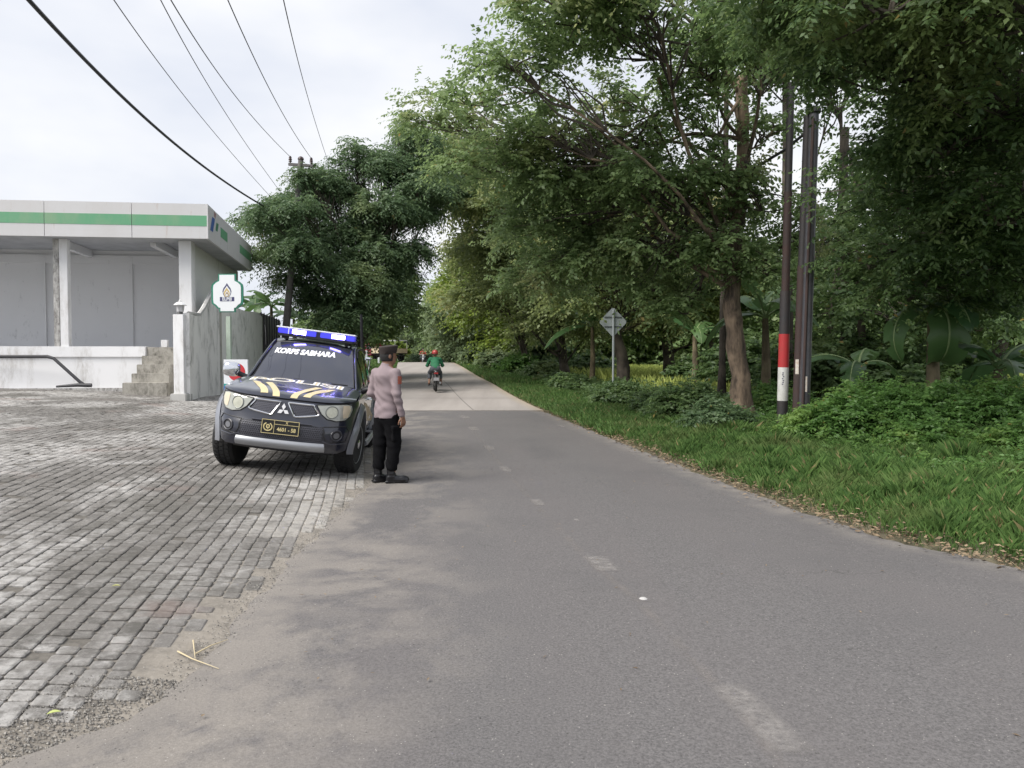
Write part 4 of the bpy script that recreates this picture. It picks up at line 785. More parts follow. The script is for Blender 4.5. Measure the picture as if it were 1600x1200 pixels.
# low board sign behind the pickup's mirror
kx, ky = (369 - 800) / 1200 * 17.3, 17.3; k0 = G(kx, ky)
ks = empty('yard_board', (kx, ky, k0), (0, 0, R(-4)), label='low white board with a red disc and a blue band behind the pickup mirror', cat='sign')
b = MB(); b.box((0, 0, .78), (.56, .05, .86)); b.obj('board', mat('board_white', (.7, .72, .75), .4), ks, bevel=.006)
for s_ in (-.22, .22): b = MB(); b.tube([(s_, 0, -.05), (s_, 0, .36)], .02, 6); b.obj('leg', mat('board_leg', (.2, .2, .2), .6), ks)
b = MB(); b.prism([(.02 + .2 * math.cos(w), .93 + .2 * math.sin(w)) for w in np.linspace(0, 2 * math.pi, 29)[:-1]], -.029, -.0255); b.obj('red_disc', mat('disc_red', (.5, .03, .04), .45), ks)
b = MB(); b.prism([(-.08, 1.03), (-.03, 1.03), (-.03, .94), (.12, .94), (.12, .9), (-.08, .9)], -.0325, -.0295); b.obj('arrow_mark', mat('board_white2', (.8, .8, .8), .4), ks)
b = MB(); b.box((0, -.0275, .64), (.55, .004, .05)); b.obj('teal_line', mat('teal', (.02, .3, .28), .4), ks)
b = MB(); b.box((0, -.0275, .49), (.55, .004, .24)); b.obj('blue_band', mat('band_blue', (.02, .13, .45), .4), ks)
put_text('KE', .17, MATS['board_white2'], ks, Matrix.Translation((-.15, -.031, .49)) @ RX, bold=.006)

# ------------------------------------------------------------------ utility poles and wires
PC = mat('pole_concrete', (.11, .1, .1), .85, noise=(4, .6, (.19, .18, .17)))
up = empty('utility_pole', (-9.35, 31, G(-9.35, 31)), label='leaning concrete utility pole with a crossarm left of the feathery tree', cat='utility pole'); uo = Vector(up.location)
pt = at(470, 250, 31); pb_ = Vector((-9.35, 31, uo.z - .2))
b = MB(); b.tube([pb_ - uo, pb_.lerp(pt, .5) - uo, pt - uo], [.17, .13, .1], 12); b.obj('shaft', PC, up, smooth=50)
cx = at(470, 258, 31); b = MB(); b.box(cx - uo, (.98, .1, .1), (0, R(4), 0)); b.obj('crossarm', mat('crossarm', (.12, .11, .11), .7), up)
INS = mat('insulator', (.05, .03, .03), .35)
for dx in (-.42, .42):
    b = MB(); q = cx - uo + Vector((dx, 0, .03 - dx * .07)); b.lathe([(.03, 0), (.03, .06), (.07, .08), (.05, .13), (.075, .16), (.05, .2), (.06, .24), (.03, .3)], q, 10); b.obj('insulator', INS, up, smooth=40)
b = MB(); b.lathe([(.1, 0), (.13, .03), (.1, .1), (.04, .14)], pt - uo, 10); b.obj('cap', INS, up, smooth=40)
p2 = gp(567, 26); u2 = empty('roadside_post', p2, label='slim dark steel post right behind the pickup', cat='post')
b = MB(); b.tube([(0, 0, -.1), (-.02, 0, 1.6), (-.04, 0, 2.8)], [.055, .05, .045], 10); b.obj('shaft', mat('post_dark', (.025, .025, .03), .8, 0, .2), u2, smooth=50)
WB = mat('wire_black', (.03, .03, .035), .6)
def wire(name, A, pts, r_, label, group=None):
    """wire through the pole end A and given sight-line points, as a smooth quadratic"""
    P = [Vector(A)] + [at(*p) for p in pts]; s_ = [0]; 
    for i_ in range(1, len(P)): s_.append(P[i_].y - P[0].y)
    deg = len(P) - 1; co = [np.polyfit(s_, [p[i_] for p in P], min(2, deg)) for i_ in (0, 2)]; out_ = []
    e = s_[-1] * 1.35
    for q in range(41):
        u_ = e * q / 40; out_.append((np.polyval(co[0], u_), P[0].y + u_, np.polyval(co[1], u_)))
    b = MB(); b.tube(out_, r_, 6); return tag(b.obj(name, WB, smooth=60), label, 'wire', group)
wire('power_cable', at(426, 330, 31), [(250, 205, 18), (45, 0, 10.5)], .031, 'thick twisted black cable sweeping down over the canopy corner to the trees')
wire('overhead_wire', cx + Vector((-.42, 0, .33)), [(360, 140, 19), (267, 0, 11.5)], .0095, 'overhead wire ending at the left insulator of the crossarm', 'overhead wires')
wire('overhead_wire', cx + Vector((.42, 0, .27)), [(420, 137, 18), (356, 0, 11.5)], .0095, 'overhead wire ending at the right insulator of the crossarm', 'overhead wires')
wire('overhead_wire', at(511, 248, 33), [(470, 112, 18), (443, 0, 11.5)], .0095, 'rightmost overhead wire dropping into the top of the feathery tree', 'overhead wires')
wire('overhead_wire', at(442, 305, 31.2), [(345, 165, 19), (251, 0, 11)], .008, 'lower overhead wire passing just left of the crossarm wires', 'overhead wires')
wire('overhead_wire', at(425, 310, 31.2), [(300, 165, 19), (178, 0, 11)], .008, 'leftmost thin overhead wire meeting the tree left of the pole', 'overhead wires')
b = MB(); b.tube([at(375, 345, 30), at(392, 340, 30.4), at(420, 330, 31)], .008, 5); tag(b.obj('stay_wire', WB), 'short thin wire from the canopy corner into the feathery tree', 'wire')

# poles on the right verge
PR = (.028, .026, .028); POLE = mat('pole_paint_black', PR, .6, noise=(6, .8, (.04, .03, .028))); POLER = mat('pole_rust', (.05, .027, .023), .75, noise=(5, .8, (.035, .028, .028)))
def post(name, px0, Y, px1, py1, r0, r1, m, label, py0=690):
    a = gp(px0, Y); e = at(px1, py1, Y); root = empty(name, a, label=label, cat='utility pole', group='steel poles on the right verge'); o = Vector(a); a_ = Vector(a) - Vector((0, 0, .2))
    return root, o, a_, e
root, o, a_, e = post('steel_pole', 1222, 14.3, 1236, 130, .13, .08, POLE, 'black steel pole with a red band above a white band')
dr_ = (e - a_); hh = lambda py: (at(1225, py, 14.3).z - a_.z) / dr_.z
segs = [(0, hh(626), .097, POLE, 'shaft'), (hh(626), hh(574), .098, mat('pole_white', (.6, .6, .58), .5, noise=(7, .7, (.42, .41, .38))), 'white_band'), (hh(574), hh(522), .098, mat('pole_red', (.42, .025, .03), .45, noise=(5, .6, (.28, .05, .04))), 'red_band'), (hh(522), hh(455), .095, POLE, 'shaft'), (hh(455), hh(300), .074, POLER, 'shaft'), (hh(300), 1, .066, POLE, 'shaft')]
for t0, t1, r_, m, nm in segs: b = MB(); b.tube([a_.lerp(e, t0) - o, a_.lerp(e, t1) - o], r_, 20); b.obj(nm, m, root, smooth=50)
p = a_.lerp(e, hh(590)) - o; b = MB()
for q in range(7): 
    w = R(-115 + random.uniform(-8, 8)); z0 = p.z + .1 - q * .035; b.add([(p.x + .100 * math.cos(w), p.y + .100 * math.sin(w), z0), (p.x + .100 * math.cos(w + .25), p.y + .100 * math.sin(w + .25), z0), (p.x + .100 * math.cos(w + .25), p.y + .100 * math.sin(w + .25), z0 - .02), (p.x + .100 * math.cos(w), p.y + .100 * math.sin(w), z0 - .022)], [(3, 2, 1, 0)])
tag(b.obj('stencil_mark', mat('stencil_dark', (.08, .08, .12), .7), root, fix=False), kind='stuff')
root, o, a_, e = post('steel_pole', 1245, 14.15, 1262, 180, .11, .08, POLER, 'rust brown steel pole standing in the middle of the three')
b = MB(); b.tube([a_ - o, a_.lerp(e, .55) - o], .088, 18); b.obj('shaft', POLER, root, smooth=50); b = MB(); b.tube([a_.lerp(e, .55) - o, e - o], [.078, .07], 18); b.obj('shaft', POLE, root, smooth=50)
ST = mat('sticker', (.62, .6, .56), .6, noise=(20, .7, (.4, .25, .15)))
def sticker(root, o, a_, e, r_, px, py, h, w_, ang):
    c = a_.lerp(e, (at(px, py, a_.y).z - a_.z) / (e - a_).z) - o; b = MB(); n = 4; w0 = R(ang)
    V = [(c.x + (r_ + .003) * math.cos(w0 + w_ / r_ * i_ / n), c.y + (r_ + .003) * math.sin(w0 + w_ / r_ * i_ / n), c.z + z) for z in (-h / 2, h / 2) for i_ in range(n + 1)]
    b.add(V, [(i_, i_ + 1, i_ + n + 2, i_ + n + 1) for i_ in range(n)]); b.obj('sticker', ST, root, fix=False)
sticker(root, o, a_, e, .089, 1240, 573, .27, .06, -150)
root, o, a_, e = post('steel_pole', 1256, 14.0, 1272, 178, .1, .1, POLE, 'tall dark blue grey steel pole with a black cap rightmost of the three')
BG = mat('pole_blue_black', (.05, .052, .062), .35, noise=(5, .6, (.1, .09, .09))); b = MB(); b.tube([a_ - o, e - o], [.098, .085], 20); b.obj('shaft', BG, root, smooth=50)
b = MB(); b.tube([a_ - o + Vector((-.06, -.085, .2)), e - o + Vector((-.05, -.085, -.1))], .028, 8); b.obj('conduit', POLER, root, smooth=50)
b = MB(); b.lathe([(.1, 0), (.12, .02), (.12, .09), (.09, .12)], e - o, 14); b.obj('cap', mat('cap_black', (.02, .02, .02), .5), root, smooth=40)
sticker(root, o, a_, e, .097, 1250, 600, .28, .05, -120); 
b = MB(); b.tube([at(1262, 205, 14.2), at(1225, 235, 15), at(1180, 262, 16), at(1120, 290, 17.5)], .03, 6); tag(b.obj('service_cable', WB, smooth=60), 'black cable sagging from the pole caps into the crown', 'wire')

# diamond road sign seen from behind
a = gp(958, 27.5); ds = empty('diamond_sign', a, (0, 0, R(6)), label='grey back of a diamond road sign on a thin galvanised post', cat='road sign')
GAL = mat('galvanised', (.4, .43, .44), .45, .6); b = MB(); b.tube([(0, 0, -.1), (0, 0, at(958, 484, 27.5).z - a[2])], .04, 10); b.obj('post', GAL, ds, smooth=50)
cz = at(960, 503, 27.5).z - a[2]; b = MB(); s_ = .52; rr_ = .04
b.prism([(s_ - rr_, cz + rr_), (rr_, cz + s_ - rr_ + .02), (-rr_, cz + s_ - rr_ + .02), (-s_ + rr_, cz + rr_), (-s_ + rr_, cz - rr_), (-rr_, cz - s_ + rr_ - .02), (rr_, cz - s_ + rr_ - .02), (s_ - rr_, cz - rr_)], .06, .072); b.obj('plate', mat('sign_back', (.36, .39, .39), .5, .3, noise=(3, .4, (.27, .3, .29))), ds)
b = MB()
for dz in (.17, -.17): b = MB(); b.box((0, .049, cz + dz), (.62, .018, .045)); b.obj('bracket', mat('bracket_dark', (.08, .09, .09), .5), ds)
# ------------------------------------------------------------------ police pickup. local axes: x to the viewer's right, y to the rear, z up
PAINT = mat('paint_blue_black', (.012, .014, .026), .28, .0, .5, coat=1., noise=(2.5, .25, (.02, .022, .034)))
GLASS = mat('tinted_glass', (.03, .032, .045), .04, 0, .9, coat=.6); BLKP = mat('black_plastic', (.018, .018, .02), .55); CHR = mat('chrome', (.78, .79, .82), .12, 1); SILV = mat('silver_plastic', (.36, .37, .39), .38, .5)
RUB = mat('tyre_rubber', (.014, .014, .015), .85, noise=(14, .5, (.035, .033, .03))); SEAL = mat('rubber_seal', (.008, .008, .009), .5); GOLD = mat('gold_vinyl', (.62, .52, .30), .5, noise=(8, .3, (.52, .43, .26))); WVN = mat('white_vinyl', (.8, .8, .8), .5)
CARP = (-2.80, 9.08); ch = R(6.3)
cxy = lambda x, y: (CARP[0] + x * math.cos(ch) - y * math.sin(ch), CARP[1] + x * math.sin(ch) + y * math.cos(ch))
zs = [G(*cxy(sx * .76, yy)) for yy in (.88, 3.88) for sx in (-1, 1)]
roll = math.atan((zs[0] - zs[1]) / 1.52); zc = (zs[0] + zs[1]) / 2
car = empty('police_pickup', (*CARP, zc + .01), label='dark double cab police pickup with gold bonnet stripes and a lit blue light bar', cat='pickup truck')
car.rotation_mode = 'XYZ'; car.rotation_euler = (0, roll, ch); car.scale = (.96, 1, 1)
body_roll = R(1.9)
def lift(v):     # the sprung body leans a little more than the ground slope
    x, y, z = v; c, s = math.cos(body_roll), math.sin(body_roll); return (x * c + (z - .5) * s, y, (z - .5) * c - x * s + .5)
def cobj(name, b, m, parent=None, sprung=True, **kw):
    if sprung: b.v = [lift(v) for v in b.v]
    return b.obj(name, m, parent or car, **kw)
HW = .885
AX = (.88, 3.88); WR = .375
def plan(f, hw=HW, l0=.78, n=2.9):
    """f 0..1 from the front centre round the corner, f > 1 runs down the side (metres + 1)"""
    if f <= 1:
        a = f * math.pi / 2; x = hw * math.sin(a) ** (2 / n); y = l0 * (1 - max(0., math.cos(a)) ** (2 / n)); wf = max(0, math.cos(a)) ** .8; return x, y, wf, 1 - wf
    return hw, l0 + (f - 1), 0., 1.
DYF = lambda z: float(np.interp(z, [.3, .36, .42, .52, .6, .66, .74, .84, .92, .97], [.10, .04, .015, .0, .005, .03, .055, .075, .10, .16]))
DXS = lambda z: float(np.interp(z, [.36, .5, .62, .8, .92, 1.0, 1.06, 1.12], [.05, .02, .0, .01, .015, .03, .055, .09]))
ZTOP = lambda y: float(np.interp(y, [0, .16, .5, 1.2, 2.5, 3.5, 3.75, 5], [.935, .94, .985, 1.06, 1.09, 1.11, 1.11, 1.12]))
def bsurf(f, z, off=0., sgn=1):
    x, y, wf, ws = plan(f); dx = DXS(z) * ws + DYF(z) * 0; dy = DYF(z) * wf
    if f > 1: dx = DXS(z)
    x -= dx; y += dy
    if off:
        x2, y2, _, _ = plan(f + .01); tx, ty = x2 - plan(f)[0], y2 - plan(f)[1]; l_ = math.hypot(tx, ty) or 1; x += ty / l_ * off; y -= tx / l_ * off
    return (sgn * x, y, z)
def zlow(f, y):
    z = .34 if f < .5 else .34 + .06 * min(1, (f - .5) * 4)
    if f > 1: z = .40
    for ay in AX:
        d = abs(y - ay)
        if d < .47: z = max(z, .375 + math.sqrt(.47 ** 2 - d * d) * 1.02)
    return z
FS = list(np.linspace(0, .55, 12)) + list(np.linspace(.58, 1, 40)) + list(np.arange(1.03, 1 + 5.05 - .78, .045))
def side(sgn):
    b = MB(); nz = 22
    for f in FS:
        y0 = plan(f)[1]; zt = ZTOP(y0 + .14 * (1 - min(1, f))); zl = zlow(f, y0)
        for q in range(nz + 1): z = zl + (zt - zl) * q / nz; b.v.append(bsurf(f, z, 0, sgn))
    m = nz + 1
    b.f = [(i_ * m + q, (i_ + 1) * m + q, (i_ + 1) * m + q + 1, i_ * m + q + 1) for i_ in range(len(FS) - 1) for q in range(nz)]
    return b
b = side(1); b2 = side(-1); b.add(b2.v, [f[::-1] for f in b2.f])
me_b = cobj('body', b, PAINT, smooth=35)
bm = bmesh.new(); bm.from_mesh(me_b.data); bmesh.ops.remove_doubles(bm, verts=bm.verts, dist=.001); bmesh.ops.recalc_face_normals(bm, faces=bm.faces)
bmesh.ops.solidify(bm, geom=bm.faces[:], thickness=.015); bm.to_mesh(me_b.data); bm.free(); smoothed(me_b.data, 35)
# bonnet
def hood_edge(u):
    lo, hi = 0., 1.0; tx = abs(u) * (HW - .055)
    for _ in range(30):
        mid_ = (lo + hi) / 2; x = bsurf(mid_, .95)[0]
        if x < tx: lo = mid_
        else: hi = mid_
    f = (lo + hi) / 2; return bsurf(f, ZTOP(plan(f)[1] + .14 * (1 - f)))[1] if f < .995 else .8
def hoodf(uu, v):
    u = uu * 2 - 1; ye = hood_edge(u) - .004; yb = 1.22 - .09 * u * u; y = ye + (yb - ye) * v; x = u * (HW - .055 - .05 * max(0, y - .8) * 0)
    ze = ZTOP(y) + .003; t = min(1, (y - ye) / .16); g = math.sqrt(max(0, 1 - (1 - t) ** 2)); cr = (1 - abs(u) ** 3.2)
    z = ze + .012 * g + .062 * cr * g * (.55 + .45 * min(1, y / 1.0)) - (.012 * g * math.exp(-((abs(u) - .52) / .07) ** 2)) * min(1, v * 3)
    return (x, y, z)
b = MB(); b.grid(hoodf, 48, 28); hood = cobj('bonnet', b, PAINT, smooth=60)
me2 = hood.data; bm = bmesh.new(); bm.from_mesh(me2); bmesh.ops.solidify(bm, geom=bm.faces[:], thickness=-.012); bmesh.ops.recalc_face_normals(bm, faces=bm.faces); bm.to_mesh(me2); bm.free(); smoothed(me2, 45)
b = MB(); pts = [hoodf(q / 40, 0) for q in range(41)]; b.tube([(x, y - .002, z - .004) for x, y, z in pts], .005, 5); cobj('bonnet_gap', b, SEAL)
# cabin
def shell(u, v):
    """windscreen + roof + rear window as one sheet: v 0..1"""
    P = [(1.13, 1.04, .775), (1.22, 1.10, .765), (1.50, 1.335, .70), (1.80, 1.55, .635), (1.93, 1.63, .605), (2.02, 1.655, .595), (2.3, 1.695, .60), (2.8, 1.705, .605), (3.2, 1.685, .60), (3.36, 1.64, .60), (3.46, 1.47, .64), (3.58, 1.10, .74)]
    t = v * (len(P) - 1); i_ = min(int(t), len(P) - 2); w = t - i_
    y, z, hw = [P[i_][c] * (1 - w) + P[i_ + 1][c] * w for c in range(3)]
    bow = (.10 if v < .42 else .05 if v < .5 else 0) ; e = abs(u) ** 2.6
    return (u * hw, y + bow * u * u, z - .028 * e * (1 if v > .1 else .3))
b = MB(); b.grid(lambda a, v: shell(a * 2 - 1, v), 24, 55)
for sgn in (-1, 1):   # cabin sides down to the waist
    def sf(t, h, sgn=sgn):
        p = shell(sgn, t); ybase = 1.16 + (3.60 - 1.16) * t; q = (sgn * .80, ybase, 1.07); s_ = h; return (p[0] * (1 - s_) + q[0] * s_ + sgn * .018 * math.sin(math.pi * s_), p[1] * (1 - s_) + (p[1] * .55 + ybase * .45) * s_, p[2] * (1 - s_) + q[2] * s_)
    b.grid(lambda t, h: sf(t, h), 55, 8, flip=sgn < 0)
cab = cobj('cab', b, PAINT, smooth=38)
# glass
def wsf(a, v): u = (a * 2 - 1) * .925; t = (1.02 + v * 3.02) / 11; p = shell(u, t); return (p[0], p[1] - .008, p[2] + .006)
b = MB(); b.grid(wsf, 24, 12); ws = cobj('windscreen', b, GLASS, smooth=60)
fr_ = [wsf(a, 0) for a in np.linspace(0, 1, 25)] + [wsf(1, v) for v in np.linspace(0, 1, 12)] + [wsf(a, 1) for a in np.linspace(1, 0, 25)] + [wsf(0, v) for v in np.linspace(1, 0, 12)]
b = MB(); b.tube(fr_, .009, 5); cobj('windscreen_seal', b, SEAL)
for sgn in (-1, 1):
    b = MB(); b.tube([(shell(sgn * .975, t)[0], shell(sgn * .975, t)[1] - .012, shell(sgn * .975, t)[2] + .008) for t in np.linspace(.06, .44, 12)], .022, 8); cobj('windscreen_pillar', b, PAINT, smooth=60)
    # side windows
    def wall(t, h, sgn=sgn): p = shell(sgn, t); ybase = 1.16 + 2.44 * t; return (p[0] * (1 - h) + sgn * .80 * h + sgn * (.018 * math.sin(math.pi * h) + .007), p[1] * (1 - h) + (p[1] * .55 + ybase * .45) * h, p[2] * (1 - h) + 1.07 * h)
    for t0, t1 in ((.30, .60), (.625, .80)):
        b = MB(); b.grid(lambda a, v: wall(t0 + (t1 - t0) * a, .16 + .76 * v), 10, 6, flip=sgn < 0); cobj('side_window', b, GLASS, smooth=60)
    b = MB(); b.tube([wall(t, .97) for t in np.linspace(.1, .85, 12)], .012, 5); cobj('waist_trim', b, BLKP)
    b = MB(); b.tube([wall(t, .06) for t in np.linspace(.28, .82, 12)], .016, 6); cobj('rain_visor', b, BLKP)
    b = MB(); b.tube([(sgn * .50, y, z) for y, z in ((2.1, 1.685), (2.2, 1.735), (3.1, 1.74), (3.2, 1.70))], .018, 7); cobj('roof_rail', b, BLKP)
# doors, handles, sill, bed
def sidept(y, z, off, sgn): x, yy, zz = bsurf(1 + y - .78, z, 0, sgn); return (x + sgn * off, yy, zz)
for sgn in (-1, 1):
    for (y0, y1) in ((1.38, 2.36), (2.38, 3.30)):
        loop = [(y0, 1.05), (y0 - .02, .8), (y0 + .02, .5), (y1, .48), (y1 + .01, .8), (y1, 1.07)]; b = MB(); b.tube([sidept(y, z, .001, sgn) for y, z in loop], .005, 4); d_ = cobj('door_gap', b, SEAL)
        b = MB(); b.tube([sidept(y1 - .25, .93, .004, sgn), sidept(y1 - .24, .93, .04, sgn), sidept(y1 - .08, .935, .04, sgn), sidept(y1 - .07, .935, .004, sgn)], .014, 6); cobj('door_handle', b, CHR, smooth=50)
    b = MB(); b.tube([(sgn * .93, 1.45, .36), (sgn * .95, 1.5, .36), (sgn * .95, 3.35, .36), (sgn * .93, 3.4, .36)], .04, 8); b.box((sgn * .88, 1.8, .37), (.12, .04, .03)); b.box((sgn * .88, 3.0, .37), (.12, .04, .03)); cobj('side_step', b, SILV, smooth=50)
    # gold swoosh on the doors
    top = [(1.35, .93), (1.7, .90), (2.3, .80), (3.0, .66), (3.35, .6)]; bot = [(1.35, .62), (1.7, .62), (2.3, .6), (3.0, .54), (3.35, .52)]; b = MB(); V = []
    for (ya, za), (yb, zb) in zip(top, bot):
        for q in range(6): V.append(sidept(ya, za + (zb - za) * q / 5, .003, sgn))
    b.add(V, [(i_ * 6 + q, i_ * 6 + q + 1, i_ * 6 + q + 7, i_ * 6 + q + 6) for i_ in range(4) for q in range(5)]); cobj('door_stripe', b, mat('door_gold', (.42, .31, .17), .4), smooth=60)
b = MB(); b.box((0, 4.32, .74), (1.6, 1.42, .1)); b.box((0, 3.62, .9), (1.62, .04, .5)); b.box((0, 5.02, .82), (1.66, .05, .62)); cobj('cargo_bed', b, PAINT)
b = MB(); b.tube([(sgn_ * .70, 3.8, z) for sgn_, z in ((-1, 1.1), (-1, 1.5), (1, 1.5), (1, 1.1))], .03, 8); cobj('roll_bar', b, CHR, smooth=50)
# inner arches, chassis
b = MB(); b.box((0, 2.5, .46), (1.5, 4.3, .14)); b.box((0, .5, .40), (1.22, .6, .12)); b.box((0, .9, .62), (1.15, 1.1, .4)); b.box((0, 2.45, .6), (1.6, 1.9, .3)); b.box((0, 3.9, .62), (1.1, 1.2, .3)); cobj('chassis', b, mat('underbody', (.012, .012, .012), .9))
# bumper skin pieces on the front: mapped patches
def ffind(x):
    lo, hi = 0., 1.
    for _ in range(32):
        m_ = (lo + hi) / 2
        if plan(m_)[0] < abs(x): lo = m_
        else: hi = m_
    return (lo + hi) / 2
def onfront(x, z, off=0.):
    f = ffind(min(abs(x), HW - .002)); p = bsurf(f, z, off, 1 if x >= 0 else -1); return p
def patch(poly, off=.004, depth=0, n=2, subdiv=3):
    """flat polygon in front view wrapped on to the nose; returns mesh builder with a rim"""
    bm = bmesh.new(); vs = [bm.verts.new((x, 0, z)) for x, z in poly]; bm.faces.new(vs); bmesh.ops.triangulate(bm, faces=bm.faces[:])
    for _ in range(subdiv): bmesh.ops.subdivide_edges(bm, edges=[e for e in bm.edges if e.calc_length() > .03], cuts=1, use_grid_fill=True)
    bm.verts.ensure_lookup_table(); b = MB(); b.v = [onfront(v.co.x, v.co.z, off) for v in bm.verts]; b.f = [tuple(v.index for v in f.verts) for f in bm.faces]
    bm.free(); return b
def rim(poly, r_, off=.004, closed=True, n=5):
    P = []; m = len(poly)
    for i_ in range(m if closed else m - 1):
        (x0, z0), (x1, z1) = poly[i_], poly[(i_ + 1) % m]
        for q in range(n): t = q / n; P.append(onfront(x0 + (x1 - x0) * t, z0 + (z1 - z0) * t, off))
    P.append(P[0] if closed else onfront(*poly[-1], off)); b = MB(); b.tube(P, r_, 6, cap=False); return b
def orient(b, m, name, parent=None, smooth=50): return cobj(name, b, m, parent, smooth=smooth)
HLM = mat('headlight_lens', (.36, .37, .33), .12, 0, .6, coat=1, noise=(9, .6, (.25, .26, .23))); HLB = mat('headlight_bowl', (.47, .47, .38), .18, .2, coat=1, noise=(16, .6, (.3, .3, .24))); HLO = mat('indicator_lens', (.6, .52, .38), .15, 0, coat=1)
GRB = mat('grille_black', (.01, .01, .012), .5)
for s in (-1, 1):
    m_ = lambda P: [(s * x, z) for x, z in P][::s]
    hl = [(.385, .915), (.55, .93), (.74, .95), (.80, .94), (.815, .88), (.79, .80), (.74, .75), (.64, .735), (.53, .755), (.455, .81)]
    h = orient(patch(m_(hl), .006), HLM, 'headlight'); orient(rim(m_(hl), .006, .006), SEAL, 'headlight_seal', h)
    circ = [(.575 + .072 * math.cos(w), .842 + .072 * math.sin(w)) for w in np.linspace(0, 2 * math.pi, 17)[:-1]]
    orient(patch(m_(circ), .011, subdiv=2), HLB, 'lamp_bowl', h); orient(rim(m_(circ), .006, .011, n=2), mat('bowl_ring', (.2, .21, .2), .3, .6), 'lamp_ring', h)
    orient(patch(m_([(.70, .93), (.775, .935), (.79, .88), (.765, .79), (.715, .775), (.70, .85)]), .010, subdiv=2), HLO, 'indicator', h)
    # grille trapezoid
    gr = [(.045, .905), (.35, .905), (.43, .80), (.41, .785), (.155, .745), (.135, .755)]
    g = orient(patch(m_(gr), .003), GRB, 'grille')
    orient(rim(m_(gr), .011, .010), CHR, 'chrome_surround', g)
    b = MB()
    for r_ in range(8):      # honeycomb mesh
        z = .765 + r_ * .019
        for c_ in range(18):
            x = .06 + c_ * .0215 + (r_ % 2) * .0107; lo = np.interp(z, [.75, .905], [.155, .065]); hi = np.interp(z, [.76, .80, .90], [.25, .405, .345])
            if x < lo or x > hi: continue
            ring = [(s * (x + .0095 * math.cos(w)), z + .0095 * math.sin(w)) for w in np.linspace(0, 2 * math.pi, 7)]
            b.tube([onfront(xx, zz, .007) for xx, zz in ring], .0032, 3, cap=False)
    tag(cobj('grille_mesh', b, mat('mesh_grey', (.12, .12, .145), .35), g), kind='stuff')
    # fog lamp pocket
    fg = [(.50, .66), (.76, .68), (.80, .62), (.78, .50), (.56, .475), (.52, .55)]
    orient(rim(m_(fg), .006, .002), BLKP, 'fog_pocket_edge')
    circ = [(.665 + .062 * math.cos(w), .565 + .062 * math.sin(w)) for w in np.linspace(0, 2 * math.pi, 17)[:-1]]; fo_ = orient(patch(m_(circ), .004, subdiv=2), BLKP, 'fog_lamp'); orient(rim(m_(circ), .009, .006, n=2), mat('fog_ring', (.05, .05, .06), .35), 'fog_ring', fo_)
    circ = [(.665 + .036 * math.cos(w), .565 + .036 * math.sin(w)) for w in np.linspace(0, 2 * math.pi, 13)[:-1]]; orient(patch(m_(circ), .008, subdiv=1), mat('fog_glass', (.12, .12, .13), .1, coat=1), 'fog_glass', fo_)
    orient(rim(m_([(.5, .49), (.62, .455), (.78, .47)]), .009, .004, closed=False), mat('bumper_crease', (.04, .042, .055), .35, coat=.5), 'bumper_crease')
# lower intake, silver guard, plate shelf
ik = [(-.50, .66), (.50, .66), (.53, .60), (.49, .475), (-.49, .475), (-.53, .60)]
g = orient(patch(ik, .002), GRB, 'air_intake'); b = MB()
for r_ in range(8):
    z = .487 + r_ * .0225
    for c_ in range(38):
        x = -.485 + c_ * .026 + (r_ % 2) * .013
        if abs(x) > .5 or (abs(x) < .24 and z > .55): continue
        b.tube([onfront(x + .0115 * math.cos(w), z + .0115 * math.sin(w), .005) for w in np.linspace(0, 2 * math.pi, 7)], .0024, 3, cap=False)
tag(cobj('intake_mesh', b, MATS['mesh_grey'], g), kind='stuff')
orient(rim([(-.36, .672), (.36, .672)], .012, .008, closed=False, n=10), PAINT, 'bumper_lip')
def bar(a, v):
    x = (a * 2 - 1) * (.535 - .01 * v); z = .355 + .105 * v; return onfront(x, z, .03 + .022 * math.sin(math.pi * min(1, max(0, v))) + 0)
b = MB(); b.grid(bar, 30, 6); n0 = len(b.v); 
for a in (0, 1):
    P = [bar(a, v) for v in np.linspace(0, 1, 7)] + [tuple(np.array(bar(a, v)) + np.array((0, .07, 0))) for v in np.linspace(1, 0, 7)]; b.add(P, [tuple(range(14))])
b.add([bar(a, 1) for a in np.linspace(0, 1, 31)] + [tuple(np.array(bar(a, 1)) + np.array((0, .07, 0))) for a in np.linspace(0, 1, 31)], [(q, q + 1, q + 32, q + 31) for q in range(30)])
b.add([bar(a, 0) for a in np.linspace(0, 1, 31)] + [tuple(np.array(bar(a, 0)) + np.array((0, .07, .0))) for a in np.linspace(0, 1, 31)], [(q, q + 31, q + 32, q + 1) for q in range(30)])
cobj('bumper_guard', b, SILV, smooth=40)
b = MB(); b.grid(lambda a, v: (lambda p: (p[0], p[1] + .02 + .1 * (1 - v), p[2]))(onfront((a * 2 - 1) * .62, .36 - .06 * (1 - v), 0)), 30, 3); cobj('lower_valance', b, BLKP, smooth=50)
# number plate
pl = MB(); pl.box((0, -.03, .612), (.455, .012, .165)); plate = cobj('number_plate', pl, mat('plate_black', (.012, .012, .012), .4), bevel=.003)
GY = mat('plate_gold', (.62, .52, .26), .45)
b = MB()
for (x, z, w, h) in ((0, .692, .452, .006), (0, .532, .452, .006), (-.2235, .612, .006, .16), (.2235, .612, .006, .16), (-.075, .612, .005, .155), (.073, .645, .292, .005)): b.box((x, -.037, z), (w, .003, h))
cobj('plate_lines', b, GY, plate)
def mlift(x, y, z, rx=90): x, y, z = lift((x, y, z)); return Matrix.Translation((x, y, z)) @ Matrix.Rotation(body_roll, 4, 'Y') @ Matrix.Rotation(R(rx), 4, 'X')
put_text('4601 - 58', .062, GY, plate, mlift(.075, -.038, .587), bold=.0015, sx=.95); put_text('X', .04, GY, plate, mlift(.075, -.038, .669), bold=.001)
